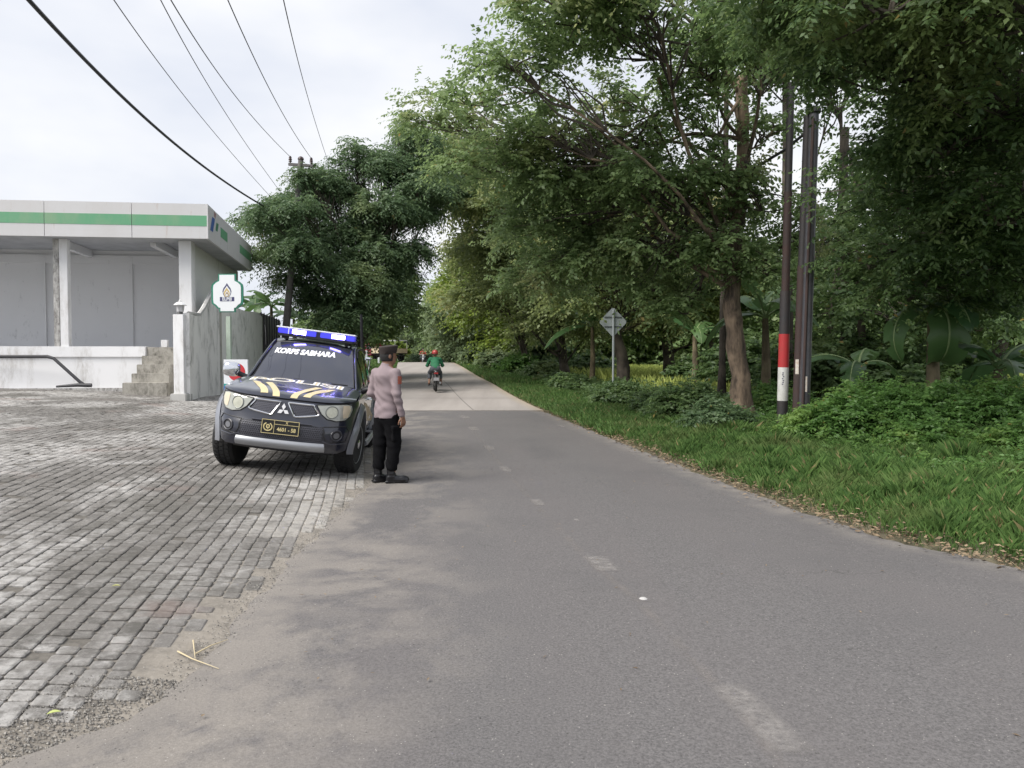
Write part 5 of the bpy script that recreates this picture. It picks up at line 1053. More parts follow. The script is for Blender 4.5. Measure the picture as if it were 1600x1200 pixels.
for nm, pts, r_ in (('wreath', [(-.148 + .05 * math.cos(w), -.038, .607 + .045 * math.sin(w)) for w in np.linspace(R(115), R(425), 22)], .008),): b = MB(); b.tube(pts, r_, 5); cobj(nm, b, GY, plate, smooth=50)
b = MB(); b.prism([(-.148, .64), (-.125, .63), (-.125, .6), (-.148, .58), (-.171, .6), (-.171, .63)], -.040, -.037); cobj('crest_shield', b, GY, plate); b = MB(); b.prism([(-.148, .628), (-.136, .615), (-.148, .6), (-.16, .615)], -.0415, -.0401); cobj('crest_mark', b, MATS['plate_black'], plate)
# three diamond emblem
EM = mat('emblem_chrome_glint', (.88, .88, .9), .3, .0); cz_ = .815  # plain white stands in for the bright reflection on the chrome
def rhomb(ang): 
    c = R(ang); L_ = .080; w_ = .047; ux, uz = math.cos(c), math.sin(c); vx, vz = -uz, ux
    return [(0, cz_), (ux * L_ / 2 + vx * w_ / 2 * 1.0, cz_ + uz * L_ / 2 + vz * w_ / 2), (ux * L_, cz_ + uz * L_), (ux * L_ / 2 - vx * w_ / 2, cz_ + uz * L_ / 2 - vz * w_ / 2)]
em = empty('emblem', (0, 0, 0), parent=car)
for a in (90, 210, 330): b = MB(); b.prism([(x * 1.0, z) for x, z in rhomb(a)], DYF(.8) - .03, DYF(.8) - .008); cobj('diamond', b, EM, em)
# wheels
def wheel(x, y, sgn, steer):
    w = empty('wheel', (x, y, WR), (0, 0, steer), parent=car); W_ = .13
    b = MB(); prof = [(.245, -W_ * .85), (.30, -W_), (.345, -W_), (.368, -W_ * .82), (WR, -W_ * .5), (WR, W_ * .5), (.368, W_ * .82), (.345, W_), (.30, W_), (.245, W_ * .85)]; b.lathe(prof, n=48, axis='x'); t = b.obj('tyre', RUB, w, smooth=40)
    b = MB()
    for q in range(40):
        a = 2 * math.pi * q / 40
        for k_ in (-1, 0, 1):
            aa = a + (.08 if k_ == 0 else 0); c_ = Vector((k_ * .068, math.cos(aa) * (WR + .003), math.sin(aa) * (WR + .003))); b.box(c_, (.05, .034, .012), (aa - math.pi / 2, 0, 0))
    tag(b.obj('tread_blocks', RUB, w), kind='stuff')
    b = MB(); b.lathe([(.05, sgn * .085), (.12, sgn * .075), (.19, sgn * .055), (.235, sgn * .105), (.25, sgn * .115), (.25, -sgn * .1), (.2, -sgn * .1), (.05, -sgn * .02)], n=32, axis='x'); b.obj('rim', SILV, w, smooth=30)
    for q in range(6): a = 2 * math.pi * q / 6; b = MB(); b.box((sgn * .095, math.cos(a) * .15, math.sin(a) * .15), (.03, .2, .06), (a, 0, 0)); b.obj('spoke', SILV, w, bevel=.006)
    b = MB(); b.lathe([(.06, sgn * .08), (.06, sgn * .125), (.03, sgn * .135)], n=16, axis='x'); b.obj('hub_cap', CHR, w, smooth=30)
for sgn in (-1, 1):
    wheel(sgn * .775, AX[0], sgn, R(-8)); wheel(sgn * .775, AX[1], sgn, 0)
    for ay in AX:      # flares
        b = MB(); V = []; n = 26; a0, a1 = (R(-8), R(205)) if ay < 2 else (R(-5), R(185))
        for q in range(n + 1):
            a = a0 + (a1 - a0) * q / n; yy = ay + .475 * math.cos(a); zz = .375 + .485 * math.sin(a); zz = max(zz, .33); yy_o = ay + (.475 + .085) * math.cos(a); zo = max(.375 + (.485 + .085) * math.sin(a), .33)
            def sx(y_, z_):
                if y_ >= .78: return HW - DXS(z_)
                f = .5; lo, hi = 0., 1.
                for _ in range(24):
                    f = (lo + hi) / 2
                    if plan(f)[1] < y_: lo = f
                    else: hi = f
                return bsurf(f, z_)[0]
            xi = sx(yy, zz) + .055; xo = sx(yy_o, zo) + .004; xm = xi - .01
            V += [(sgn * (xi - .06), yy, zz), (sgn * xi, yy, zz), (sgn * (xi * .5 + xo * .5 + .026), (yy + yy_o) / 2, (zz + zo) / 2), (sgn * xo, yy_o, zo)]
        b.add(V, [(q * 4 + c, q * 4 + c + 1, q * 4 + c + 5, q * 4 + c + 4) for q in range(n) for c in range(3)]); cobj('wheel_flare', b, mat('flare_silver', (.27, .28, .31), .33, .4, coat=.4), smooth=60)
# mirrors
for sgn in (-1, 1):
    mr = empty('door_mirror', (0, 0, 0), parent=car); b = MB(); V = []
    def mf(a, v, sgn=sgn):
        th = a * 2 * math.pi; ph = (v - .5) * math.pi; sx_ = abs(math.cos(th)) ** .6 * (1 if math.cos(th) > 0 else -1); sz_ = abs(math.sin(th)) ** .6 * (1 if math.sin(th) > 0 else -1); r_ = max(0, math.cos(ph)) ** .55
        return (sgn * 1.03 + sx_ * r_ * .118, 1.47 + math.sin(ph) * .075, 1.165 + sz_ * r_ * .10)
    b.grid(mf, 24, 10); ob = cobj('mirror_shell', b, CHR, mr, smooth=60)
    b = MB(); b.tube([(sgn * .80, 1.5, 1.06), (sgn * .88, 1.5, 1.10), (sgn * .95, 1.48, 1.12)], [.05, .035, .04], 8); cobj('mirror_arm', b, BLKP, mr, smooth=60)
# wipers
for x0, x1 in ((-.62, -.02), (.02, .62)):
    b = MB(); b.tube([(x, 1.155 + .1 * (x / .75) ** 2 + (x - x0) * .07, 1.112 + (x - x0) * .06 - .03 * (x / .75) ** 4) for x in np.linspace(x0, x1, 8)], .009, 5); b.tube([(x1, 1.14, 1.1), (x0 + .3, 1.15, 1.125)], .008, 5); cobj('wiper', b, BLKP)
b = MB(); b.grid(lambda a, v: ((a * 2 - 1) * .76, 1.10 + .075 * v + .09 * (a * 2 - 1) ** 2 * 1, 1.088 + .01 * v - .018 * (a * 2 - 1) ** 4), 20, 2); cobj('cowl', b, BLKP, smooth=60)
b = MB(); b.tube([(-.66, 1.75, 1.55), (-.70, 1.82, 1.72), (-.74, 1.9, 1.82)], .004, 4); cobj('aerial', b, BLKP)
# light bar
lb = empty('light_bar', (0, 0, 0), parent=car); BLU = mat('bar_blue_lens', (.015, .03, .28), .15, 0, .6, coat=.8, emit=((.03, .02, .6), .9)); BY, BZ = 2.12, 1.775
b = MB(); b.box((0, BY, BZ - .05), (1.10, .25, .05)); cobj('bar_base', b, BLKP, lb, bevel=.008)
b = MB(); b.box((0, BY, BZ + .052), (1.17, .29, .022)); cobj('bar_top', b, mat('bar_white', (.85, .86, .9), .3), lb, bevel=.008)
for x, w in ((-.46, .2), (-.17, .34), (.25, .5), (.5, .0)):
    if w: b = MB(); b.box((x, BY, BZ + .002), (w if x != .25 else .38, .27, .075)); cobj('blue_lens', b, BLU, lb, bevel=.008)
b = MB(); b.box((.51, BY, BZ + .002), (.12, .27, .075)); cobj('blue_lens', b, BLU, lb, bevel=.008)
b = MB(); b.box((.035, BY, BZ + .002), (.13, .24, .07)); cobj('speaker', b, mat('bar_dark', (.02, .02, .06), .3), lb)
LIT = mat('lit_blue', (.3, .3, 1), .3, emit=((.30, .25, 1), 15))
for x in (-.25, .33): b = MB(); b.box((x, BY - .139, BZ + .002), (.2, .006, .058)); cobj('lit_lamp', b, LIT, lb, bevel=.002)
for x in (-.4, .42): b = MB(); b.box((x, BY - .02, BZ + .002), (.012, .28, .078)); cobj('divider', b, MATS['bar_white'], lb)
for x in (-.45, .45): b = MB(); b.box((x, BY, BZ - .085), (.05, .1, .06)); cobj('bar_foot', b, BLKP, lb)
# vinyl lettering and stripes laid on bonnet and windscreen
dg = bpy.context.evaluated_depsgraph_get()
def bvh(o): return BVHTree.FromPolygons([v.co[:] for v in o.data.vertices], [p.vertices[:] for p in o.data.polygons])
BH, BW = bvh(hood), bvh(ws)
def drape(name, pts, faces, tree_, o_fn, d, m, off, cuts=2, maxlen=.03):
    bm = bmesh.new(); vs = [bm.verts.new((p[0], p[1], 0)) for p in pts]
    for f in faces:
        try: bm.faces.new([vs[i_] for i_ in f])
        except ValueError: pass
    bmesh.ops.triangulate(bm, faces=bm.faces[:])
    for _ in range(cuts):
        es = [e for e in bm.edges if e.calc_length() > maxlen]
        if es: bmesh.ops.subdivide_edges(bm, edges=es, cuts=1); bmesh.ops.triangulate(bm, faces=bm.faces[:])
    for v in bm.verts:
        o = Vector(o_fn(v.co.x, v.co.y)); h = tree_.ray_cast(o, Vector(d))
        if h[0] is None: h = tree_.find_nearest(o)
        nn = h[1]; nn = nn if nn.dot(Vector(d)) < 0 else -nn; v.co = h[0] + nn * off
    me = bpy.data.meshes.new(name); bm.to_mesh(me); bm.free(); me.materials.append(m); return me
def flat_text(s, size, bold, sx, shear=0):
    me = text_mesh(s, size, bold, 0, shear=shear); return [(v.co.x * sx, v.co.y) for v in me.vertices], [tuple(p.vertices) for p in me.polygons]
def vinyl(name, pts, fs, tree_, fn, d, m, off, parent, cuts=2):
    return link(name, drape(name, pts, fs, tree_, fn, d, m, off, cuts), parent)
for s in (-1, 1):
    for b0_, b1_, t0_, t1_ in ((.065, .15, .285, .375), (.215, .305, .45, .55)):
        n = 10; pts = []; 
        for q in range(n + 1):
            t = q / n; y = .125 + .035 * (b0_ > .1) + t * .60; e = t ** 1.25
            pts += [(s * (b0_ + (t0_ - b0_) * e), y), (s * (b1_ + (t1_ - b1_) * e), y)]
        vinyl('gold_stripe', pts, [(2 * q, 2 * q + 1, 2 * q + 3, 2 * q + 2) for q in range(n)], BH, lambda x, y: (x, y, 2), (0, 0, -1), GOLD, .0025, hood)
p_, f_ = flat_text('POLISI', .32, .013, 1.42); vinyl('lettering', p_, f_, BH, lambda x, y: (x, y + .95, 2), (0, 0, -1), WVN, .0028, hood)
p_, f_ = flat_text('POLISI', .32, -.006, 1.42); vinyl('lettering_fill', p_, f_, BH, lambda x, y: (x, y + .95, 2), (0, 0, -1), GOLD, .0045, hood)
p_, f_ = flat_text('KORPS SABHARA', .094, .005, 1.2, .15); vinyl('lettering', p_, f_, BW, lambda x, y: (x - .06, 0, 1.50 + y), (0, 1, 0), WVN, .004, ws)
# ------------------------------------------------------------------ figures: one continuous skin from blended distance fields
class SDF:
    def __init__(s, lo, hi, h):
        s.lo = np.array(lo, float); s.h = h; s.n = np.ceil((np.array(hi) - s.lo) / h).astype(int) + 1
        s.F = np.full(s.n, 9., np.float32); s.ax = [s.lo[i_] + h * np.arange(s.n[i_]) for i_ in range(3)]
    def sub(s, lo, hi):
        a = np.maximum(((np.array(lo) - s.lo) / s.h).astype(int) - 1, 0); b = np.minimum(((np.array(hi) - s.lo) / s.h).astype(int) + 2, s.n)
        sl_ = tuple(slice(a[i_], b[i_]) for i_ in range(3)); X = np.meshgrid(*[s.ax[i_][sl_[i_]] for i_ in range(3)], indexing='ij'); return sl_, np.stack(X, -1)
    def blend(s, sl_, d, k):
        f = s.F[sl_]
        if k <= 0: s.F[sl_] = np.minimum(f, d); return
        h = np.clip(.5 + .5 * (f - d) / k, 0, 1); s.F[sl_] = f * (1 - h) + d * h - k * h * (1 - h)
    def cone(s, a, b, r1, r2, k=.02, sq=None):
        """tapered capsule; sq squashes across the given axis"""
        a, b = np.array(a, float), np.array(b, float); m = max(r1, r2) * 1.5 + k + .03
        sl_, X = s.sub(np.minimum(a, b) - m, np.maximum(a, b) + m); ab = b - a; t = np.clip(((X - a) @ ab) / max(ab @ ab, 1e-9), 0, 1); d = X - a - t[..., None] * ab
        if sq: d = d * np.array([1 / q for q in sq])
        s.blend(sl_, np.linalg.norm(d, axis=-1) - (r1 + (r2 - r1) * t), k); return s
    def ell(s, c, r_, k=.02, rot=None):
        c, r_ = np.array(c, float), np.array(r_, float); m = max(r_) + k + .03; sl_, X = s.sub(c - m, c + m); p = X - c
        if rot is not None: p = p @ np.array(Euler(rot).to_matrix())
        q = np.linalg.norm(p / r_, axis=-1); g = np.linalg.norm(p / r_ ** 2, axis=-1); s.blend(sl_, q * (q - 1) / np.maximum(g, 1e-6), k); return s
    def box(s, c, hd, r_=.01, k=.01, rot=None):
        c, hd = np.array(c, float), np.array(hd, float); m = np.linalg.norm(hd) + r_ + k + .02; sl_, X = s.sub(c - m, c + m); p = X - c
        if rot is not None: p = p @ np.array(Euler(rot).to_matrix())
        q = np.abs(p) - hd + r_; d = np.linalg.norm(np.maximum(q, 0), axis=-1) + np.minimum(q.max(-1), 0) - r_; s.blend(sl_, d, k); return s
    def cut(s, ax, v, below=True):
        """keep only the part above (below=True cuts what lies below) the plane"""
        sh = [1, 1, 1]; sh[ax] = -1; c = s.ax[ax].reshape(sh); s.F = np.maximum(s.F, (v - c if below else c - v).astype(np.float32)); return s
    def wrinkle(s, amp, fn):
        X = np.meshgrid(*s.ax, indexing='ij'); s.F = s.F + (amp * fn(*X)).astype(np.float32); return s
    def mesh(s, name, m, parent, xf=None):
        F = s.F; F = np.pad(F, 1, constant_values=1.); lo = s.lo - s.h; I = F < 0; c = I[:-1, :-1, :-1].astype(np.int8)
        cnt = np.zeros(tuple(np.array(F.shape) - 1), np.int32); cor = [(i_, j_, k_) for i_ in (0, 1) for j_ in (0, 1) for k_ in (0, 1)]; nX, nY, nZ = np.array(F.shape) - 1
        g = lambda A, o: A[o[0]:o[0] + nX, o[1]:o[1] + nY, o[2]:o[2] + nZ]
        for o in cor: cnt += g(I, o)
        act = (cnt > 0) & (cnt < 8); idx = -np.ones(act.shape, np.int64); ii = np.argwhere(act); idx[act] = np.arange(len(ii)); acc = np.zeros((len(ii), 3)); w = np.zeros(len(ii))
        for a in cor:
            for ax in range(3):
                if a[ax]: continue
                b = list(a); b[ax] = 1; fa = F[ii[:, 0] + a[0], ii[:, 1] + a[1], ii[:, 2] + a[2]]; fb = F[ii[:, 0] + b[0], ii[:, 1] + b[1], ii[:, 2] + b[2]]
                cr = (fa < 0) != (fb < 0); t = np.where(cr, fa / np.where(cr, fa - fb, 1), 0); p = np.tile(np.array(a, float), (len(ii), 1)); p[:, ax] += t; acc += p * cr[:, None]; w += cr
        V = (ii + acc / w[:, None]) * s.h + lo; Q = []
        for ax in range(3):
            o1, o2 = [(1, 2), (2, 0), (0, 1)][ax]; sl0 = [slice(1, None)] * 3; sl0[ax] = slice(0, None)
            A = F[tuple(slice(1, -1) if q != ax else slice(0, -1) for q in range(3))]; Bf = F[tuple(slice(1, -1) if q != ax else slice(1, None) for q in range(3))]
            for sgn in (0, 1):
                e = np.argwhere((A < 0) & (Bf >= 0) if sgn == 0 else (A >= 0) & (Bf < 0)); e = e + np.array([0 if q == ax else 1 for q in range(3)])
                d1 = np.zeros(3, int); d1[o1] = 1; d2 = np.zeros(3, int); d2[o2] = 1
                q4 = [idx[tuple((e - x).T)] for x in (0 * d1, d1, d1 + d2, d2)]; q4 = np.stack(q4, -1); Q.append(q4 if sgn == 0 else q4[:, ::-1])
        Q = np.concatenate(Q); Q = Q[(Q >= 0).all(1)]
        me = np_mesh(name, V, Q, m, smooth=True); 
        if xf is not None: me.transform(xf)
        return link(name, me, parent)
SKIN = mat('skin_brown', (.23, .12, .075), .55, noise=(30, .3, (.19, .09, .06))); HAIR = mat('hair_black', (.012, .011, .011), .6)
SHIRT = mat('shirt_mauve', (.25, .20, .21), .85, 0, .2, noise=(7, .4, (.215, .175, .19)), bump=(260, .15)); TROU = mat('trousers_black', (.006, .006, .007), .95, 0, .08, noise=(6, .5, (.011, .011, .012)), bump=(200, .2)); BOOT = mat('boot_leather', (.008, .008, .01), .3)
# --- officer, local: faces +y, his right is +x
oxy = (-1.53, 9.36); off_ = empty('person', (*oxy, float(rz(oxy[1])) + .022), (0, 0, R(-38)), label='person in mauve uniform shirt and black cargo trousers standing beside the pickup, seen from behind', cat='person')
HT = R(-22)      # head turned to his right
hc = np.array((.012, .02, 1.535)); hrot = (0, 0, HT); hm = np.array(Euler(hrot).to_matrix()); hp = lambda x, y, z: hc + hm @ np.array((x, y, z))
SHr, ELr, WRr = (.18, -.01, 1.335), (.216, -.035, 1.075), (.232, .03, .835); SHl, ELl, WRl = (-.18, -.01, 1.335), (-.217, -.05, 1.085), (-.14, .14, .93)
s = SDF((-.36, -.25, -.01), (.38, .33, 1.70), .0085)
s.ell(hp(0, 0, .03), (.077, .095, .105), 0, hrot); s.ell(hp(0, .03, -.055), (.058, .062, .06), .03, hrot); s.ell(hp(0, .095, -.01), (.013, .02, .022), .012, hrot); s.ell(hp(0, .08, -.05), (.024, .012, .008), .01, hrot)
for q in (-1, 1): s.ell(hp(q * .078, -.008, .0), (.010, .02, .032), .006, hrot); s.ell(hp(q * .03, .088, .02), (.013, .006, .007), .004, hrot)
s.cone((0, -.01, 1.38), (.006, .0, 1.47), .062, .055, .02); s.cone((0, 0, 1.30), (0, 0, .92), .13, .12, .05, (1.15, .75, 1)); s.cone(SHl, SHr, .05, .05, .04)
for a, b_, c_ in ((SHr, ELr, WRr), (SHl, ELl, WRl)): s.cone(a, b_, .048, .038, .02); s.cone(b_, c_, .038, .027, .015)
LEGS = [((.085, 0, .86), (.095, .03, .48), (.085, .0, .09)), ((-.085, 0, .86), (-.10, -.02, .48), (-.095, -.05, .09))]
for a, b_, c_ in LEGS: s.cone(a, b_, .085, .055, .03); s.cone(b_, c_, .055, .04, .02); s.cone(c_, (c_[0], c_[1] + .03, .06), .03, .025, .01)
body = s.mesh('body', SKIN, off_)
# hands with five fingers, fine grid, grown out of the wrists
def hand(parent, wr, dirv, palm_n, side_, curl=.5, h=.0042, name='hand', m=None, sc_=1.):
    """dirv: wrist to knuckles; palm_n: normal out of the palm; side_ +1 when thumb lies along dirv x palm_n"""
    d = Vector(dirv).normalized(); n = Vector(palm_n); n = (n - d * n.dot(d)).normalized(); t = d.cross(n).normalized() * side_; w = Vector(wr); ex = .21 * sc_
    s = SDF(w - Vector((ex, ex, ex)), w + Vector((ex, ex, ex)), h)
    s.cone(w - d * .03, w + d * .015, .026 * sc_, .024 * sc_, 0)
    for q in (-.026, -.009, .009, .026): s.cone(w + d * .012 + t * q * .6 * sc_, w + d * .082 * sc_ + t * q * sc_, .0145 * sc_, .0125 * sc_, .008)
    for q, ln, r_ in ((.028, .068, .0088), (.0095, .076, .009), (-.0095, .070, .0086), (-.027, .055, .0076)):
        p = w + d * .082 * sc_ + t * q * sc_; a = .12; 
        for sg_, l_ in enumerate((.42, .32, .26)):
            a += curl * (.45 + .25 * sg_); nd = d * math.cos(a) + n * math.sin(a) + t * q * 1.2; e_ = p + nd * ln * l_ * 1.05 * sc_; s.cone(p, e_, r_ * (1 - .1 * sg_) * sc_, r_ * (.93 - .1 * sg_) * sc_, .003); p = e_
    p = w + d * .022 * sc_ + t * .018 * sc_; 
    for nd, l_, r_ in (((d * .7 + t * .75 + n * .3), .036, .0125), ((d * .9 + t * .35 + n * .3), .028, .0105), ((d * .95 + n * .45), .024, .0092)):
        e_ = p + nd.normalized() * l_ * sc_; s.cone(p, e_, r_ * sc_, r_ * .9 * sc_, .004); p = e_
    return s.mesh(name, m or SKIN, parent)
hand(off_, (.234, .038, .815), (.03, .16, -1), (-1, .1, 0), -1, .55); hand(off_, (-.142, .145, .925), (.35, .85, -.35), (1, -.2, 0), 1, .6)
# shirt
s = SDF((-.36, -.26, .74), (.36, .30, 1.50), .0085)
s.cone((0, -.0, 1.27), (0, -.005, 1.10), .134, .126, .0, (1.24, .82, 1)); s.cone((0, -.005, 1.1), (0, .0, .84), .126, .134, .04, (1.17, .86, 1)); s.cone((-.150, -.012, 1.335), (.150, -.012, 1.335), .05, .05, .05, (1, 1.15, 1)); s.cone((0, -.02, 1.30), (0, -.012, 1.425), .12, .058, .07)
s.cone((.0, .0, .88), (0, .0, .76), .142, .150, .04, (1.16, .9, 1))
for a, b_, c_ in ((SHr, ELr, WRr), (SHl, ELl, WRl)): s.cone(a, b_, .060, .051, .03); s.cone(b_, c_, .051, .038, .018)
s.cut(2, .79)
s.wrinkle(1, lambda x, y, z: .005 * np.sin(z * 62 + x * 26 + 2 * np.sin(x * 14)) * np.exp(-((z - 1.02) / .13) ** 2) + .004 * np.sin(z * 44 - x * 34 + y * 20) * np.exp(-((z - .88) / .12) ** 2) + .0045 * np.sin((x * 55 + z * 38)) * np.exp(-((z - 1.22) / .1) ** 2) + .002 * np.sin(z * 70 + y * 60 + x * 45) * np.sin(z * 21 + 1) * (np.abs(x) > .18) )
shirt = s.mesh('shirt', SHIRT, off_)
b = MB(); b.lathe([(.070, 0), (.067, .028), (.060, .043), (.056, .043), (.058, 0)], (0.003, -.004, 1.405), 24); b.obj('collar', SHIRT, shirt, smooth=40)
for a, r_ in ((WRr, .043), (WRl, .042)):
    e_ = Vector(ELr if a == WRr else ELl); w = Vector(a); d = (w - e_).normalized(); b = MB(); b.tube([w - d * .05, w - d * .045, w + d * .004], [r_ - .004, r_ + .002, r_], 16); b.obj('cuff', SHIRT, shirt, smooth=40)
b = MB(); V = []    # red patch on his right sleeve
for i_ in range(6):
    for j_ in range(6): a = R(-30 + 62 * j_ / 5); V.append((.196 + .062 * math.cos(a) + .002, -.02 + .062 * math.sin(a), 1.30 - .095 * i_ / 5 + .0))
b.add(V, [(i_ * 6 + j_, i_ * 6 + j_ + 1, i_ * 6 + j_ + 7, i_ * 6 + j_ + 6) for i_ in range(5) for j_ in range(5)]); b.obj('shoulder_patch', mat('patch_red', (.28, .05, .04), .7, noise=(60, .5, (.5, .25, .1))), shirt, smooth=60)
# trousers with cargo pockets
s = SDF((-.28, -.24, .12), (.28, .24, .90), .0085)
s.cone((0, 0, .86), (0, 0, .80), .132, .135, 0, (1.14, .86, 1))
for a, b_, c_ in LEGS:
    s.cone((a[0] * .9, a[1], .80), b_, .103, .083, .03); s.cone(b_, (c_[0], c_[1], .2), .085, .072, .03); sg = 1 if a[0] > 0 else -1
    s.box((a[0] + sg * .083, .0, .60), (.018, .07, .09), .012, .012); s.box((a[0] + sg * .088, .0, .675), (.02, .074, .022), .01, .006)
s.cut(2, .855, False)
s.wrinkle(1, lambda x, y, z: .0055 * np.sin(z * 46 + x * 60 + 3 * np.sin(y * 20)) * np.exp(-((z - .24) / .08) ** 2) + .003 * np.sin(z * 60 - y * 26 + x * 10) * np.exp(-((z - .5) / .12) ** 2) + .003 * np.sin(z * 40 + x * 50))
s.mesh('trousers', TROU, off_)
b = MB(); 
for (x, y, rot) in ((.085, -.0, .75), (-.095, -.05, .35)):
    s = SDF((x - .14, y - .14, -.005), (x + .27, y + .27, .26), .007); c_, n_ = math.cos(rot), math.sin(rot); f_ = lambda a, b_, z: (x + a * c_ + b_ * n_, y + b_ * c_ - a * n_, z)
    s.cone(f_(0, -.015, .22), f_(0, -.005, .10), .054, .05, 0); s.cone(f_(0, -.03, .05), f_(0, .13, .042), .045, .043, .03); s.cone(f_(0, .13, .042), f_(0, .175, .038), .045, .036, .02); s.box(f_(0, .055, .012), (.042, .14, .012), .01, .006, (0, 0, -rot)); s.cut(2, 0)
    s.wrinkle(1, lambda X, Y, Z: .0015 * np.sin(Z * 150)); s.mesh('boot', BOOT, off_)
# hair and round dark cap
hr = MB(); Mh = Matrix.Translation(Vector(hc)) @ Euler(hrot).to_matrix().to_4x4()
def hairf(a, v): th = R(-238 + 296 * a) ; ph = R(2 + 62 * v); return tuple(Mh @ Vector((.082 * math.cos(th) * math.cos(ph), .100 * math.sin(th) * math.cos(ph) - .004, .022 - .085 + .19 * v + 0)))
b = MB(); b.grid(lambda a, v: tuple(Mh @ Vector(((.070 + .012 * min(1, v * 2)) * math.cos(R(160 + 220 * a)), (.090 + .012 * min(1, v * 2)) * math.sin(R(160 + 220 * a)) - .003, -.055 + .10 * v))), 24, 6); o = b.obj('hair', HAIR, off_, smooth=60); bm = bmesh.new(); bm.from_mesh(o.data); bmesh.ops.solidify(bm, geom=bm.faces[:], thickness=.006); bm.to_mesh(o.data); bm.free()
b = MB(); b.lathe([(.088, .0), (.094, .004), (.1, .045), (.108, .075), (.106, .088), (.085, .097), (.04, .102), (.002, .103)], (0, 0, 0), 32); b.v = [tuple(Mh @ Vector((x * .96, y * 1.12 + .0, z + .035 + y * .12))) for x, y, z in b.v]; b.obj('cap', mat('cap_brown_black', (.028, .02, .018), .85), off_, smooth=50)

# ------------------------------------------------------------------ motorcycles
MBLK = mat('bike_black', (.02, .02, .022), .4); MSIL = mat('bike_metal', (.4, .4, .4), .35, .8); MTYRE = mat('bike_tyre', (.015, .015, .015), .85)
def motorbike(name, loc, rz_, label, ccol):
    r = empty(name, loc, (0, 0, rz_), label=label, cat='motorcycle', group='motorcycles on the road'); PL = mat('fairing_' + ccol[0], ccol[1], .35, coat=.6)
    for y in (-.6, .62):
        w = empty('wheel', (0, y, .285), parent=r); b = MB(); b.v = []; n, m = 28, 8
        V = [((.235 + .045 * math.cos(q * 2 * math.pi / m)) * math.cos(p * 2 * math.pi / n), .045 * math.sin(q * 2 * math.pi / m), (.235 + .045 * math.cos(q * 2 * math.pi / m)) * math.sin(p * 2 * math.pi / n)) for p in range(n) for q in range(m)]; V = [(y_, x, z) for x, y_, z in V]
        b.add(V, [(p * m + q, p * m + (q + 1) % m, ((p + 1) % n) * m + (q + 1) % m, ((p + 1) % n) * m + q) for p in range(n) for q in range(m)]); b.obj('tyre', MTYRE, w, smooth=60)
        b = MB(); b.lathe([(.215, -.02), (.2, 0), (.215, .02)], n=24, axis='x'); b.lathe([(.05, -.05), (.05, .05)], n=10, axis='x')
        for q in range(12): a = q * math.pi / 6; b.tube([(.02 * (-1) ** q, .04 * math.cos(a), .04 * math.sin(a)), (0, .21 * math.cos(a + .2), .21 * math.sin(a + .2))], .004, 4)
        b.obj('rim', MSIL, w)
    b = MB(); b.hexa([(-.1, -.15, .35), (.1, -.15, .35), (.09, .22, .3), (-.09, .22, .3), (-.1, -.2, .62), (.1, -.2, .62), (.07, .3, .55), (-.07, .3, .55)]); b.obj('engine', MBLK, r, bevel=.02)
    b = MB(); b.add([], []); s = SDF((-.2, -.95, .3), (.2, .65, 1.05), .016); s.cone((0, -.1, .68), (0, -.8, .76), .1, .07, 0, (1, 1, .8)); s.cone((0, .42, .85), (0, .3, .48), .08, .1, .05); s.cone((0, .25, .5), (0, -.15, .58), .08, .1, .05); s.mesh('fairing', PL, r)
    s = SDF((-.2, -.75, .65), (.2, .2, .95), .014); s.cone((0, .1, .76), (0, -.2, .76), .085, .1, 0, (1.2, 1, .6)); s.cone((0, -.2, .77), (0, -.62, .81), .11, .09, .03, (1.1, 1, .6)); s.mesh('seat', MBLK, r)
    b = MB(); b.tube([(0, -.45, .62), (0, -.75, .62), (0, -.9, .5)], [.07, .075, .05], 8); b.box((0, -.92, .5), (.16, .015, .12), (.25, 0, 0)); b.obj('rear_fender', MBLK, r, smooth=40)
    b = MB(); b.box((0, -.935, .50), (.20, .008, .12), (.25, 0, 0)); b.obj('number_plate', mat('bike_plate', (.5, .5, .52), .5), r)
    b = MB(); b.box((0, -.86, .72), (.17, .06, .07)); b.obj('tail_light', mat('tail_red', (.3, .02, .02), .2), r, bevel=.015)
    b = MB(); b.tube([(-.33, .28, 1.02), (-.2, .36, 1.0), (0, .42, .96), (.2, .36, 1.0), (.33, .28, 1.02)], .017, 6); b.tube([(.07, .44, .9), (.075, .6, .32)], .02, 6); b.tube([(-.07, .44, .9), (-.075, .6, .32)], .02, 6); b.obj('handlebar', MSIL, r, smooth=50)
    b = MB(); b.lathe([(.02, -.05), (.09, .0), (.09, .06)], (0, .46, .92), 14, 'y'); b.obj('headlight', mat('bike_lamp', (.6, .6, .58), .15), r, smooth=50)
    for q in (-1, 1):
        b = MB(); b.tube([(q * .24, .34, 1.02), (q * .3, .36, 1.16)], .007, 5); b.lathe([(.02, 0), (.055, .005), (.05, .02)], (q * .32, .34, 1.19), 12, 'y'); b.obj('mirror', MBLK, r, smooth=50)
        b = MB(); b.tube([(q * .1, -.55, .32), (q * .12, -.72, .62)], .025, 8); b.obj('shock_absorber', MSIL, r)
        b = MB(); b.tube([(q * .1, .05, .27), (q * .24, .05, .27)], .015, 6); b.obj('foot_peg', MBLK, r)
    b = MB(); b.tube([(.1, .1, .3), (.15, -.2, .27), (.16, -.75, .36)], [.02, .03, .042], 10); b.obj('exhaust', MSIL, r, smooth=50)
    b = MB(); b.tube([(0, .38, .5), (0, .6, .6), (0, .85, .52)], [.05, .06, .03], 8); b.obj('front_fender', PL, r, smooth=50)
    return r
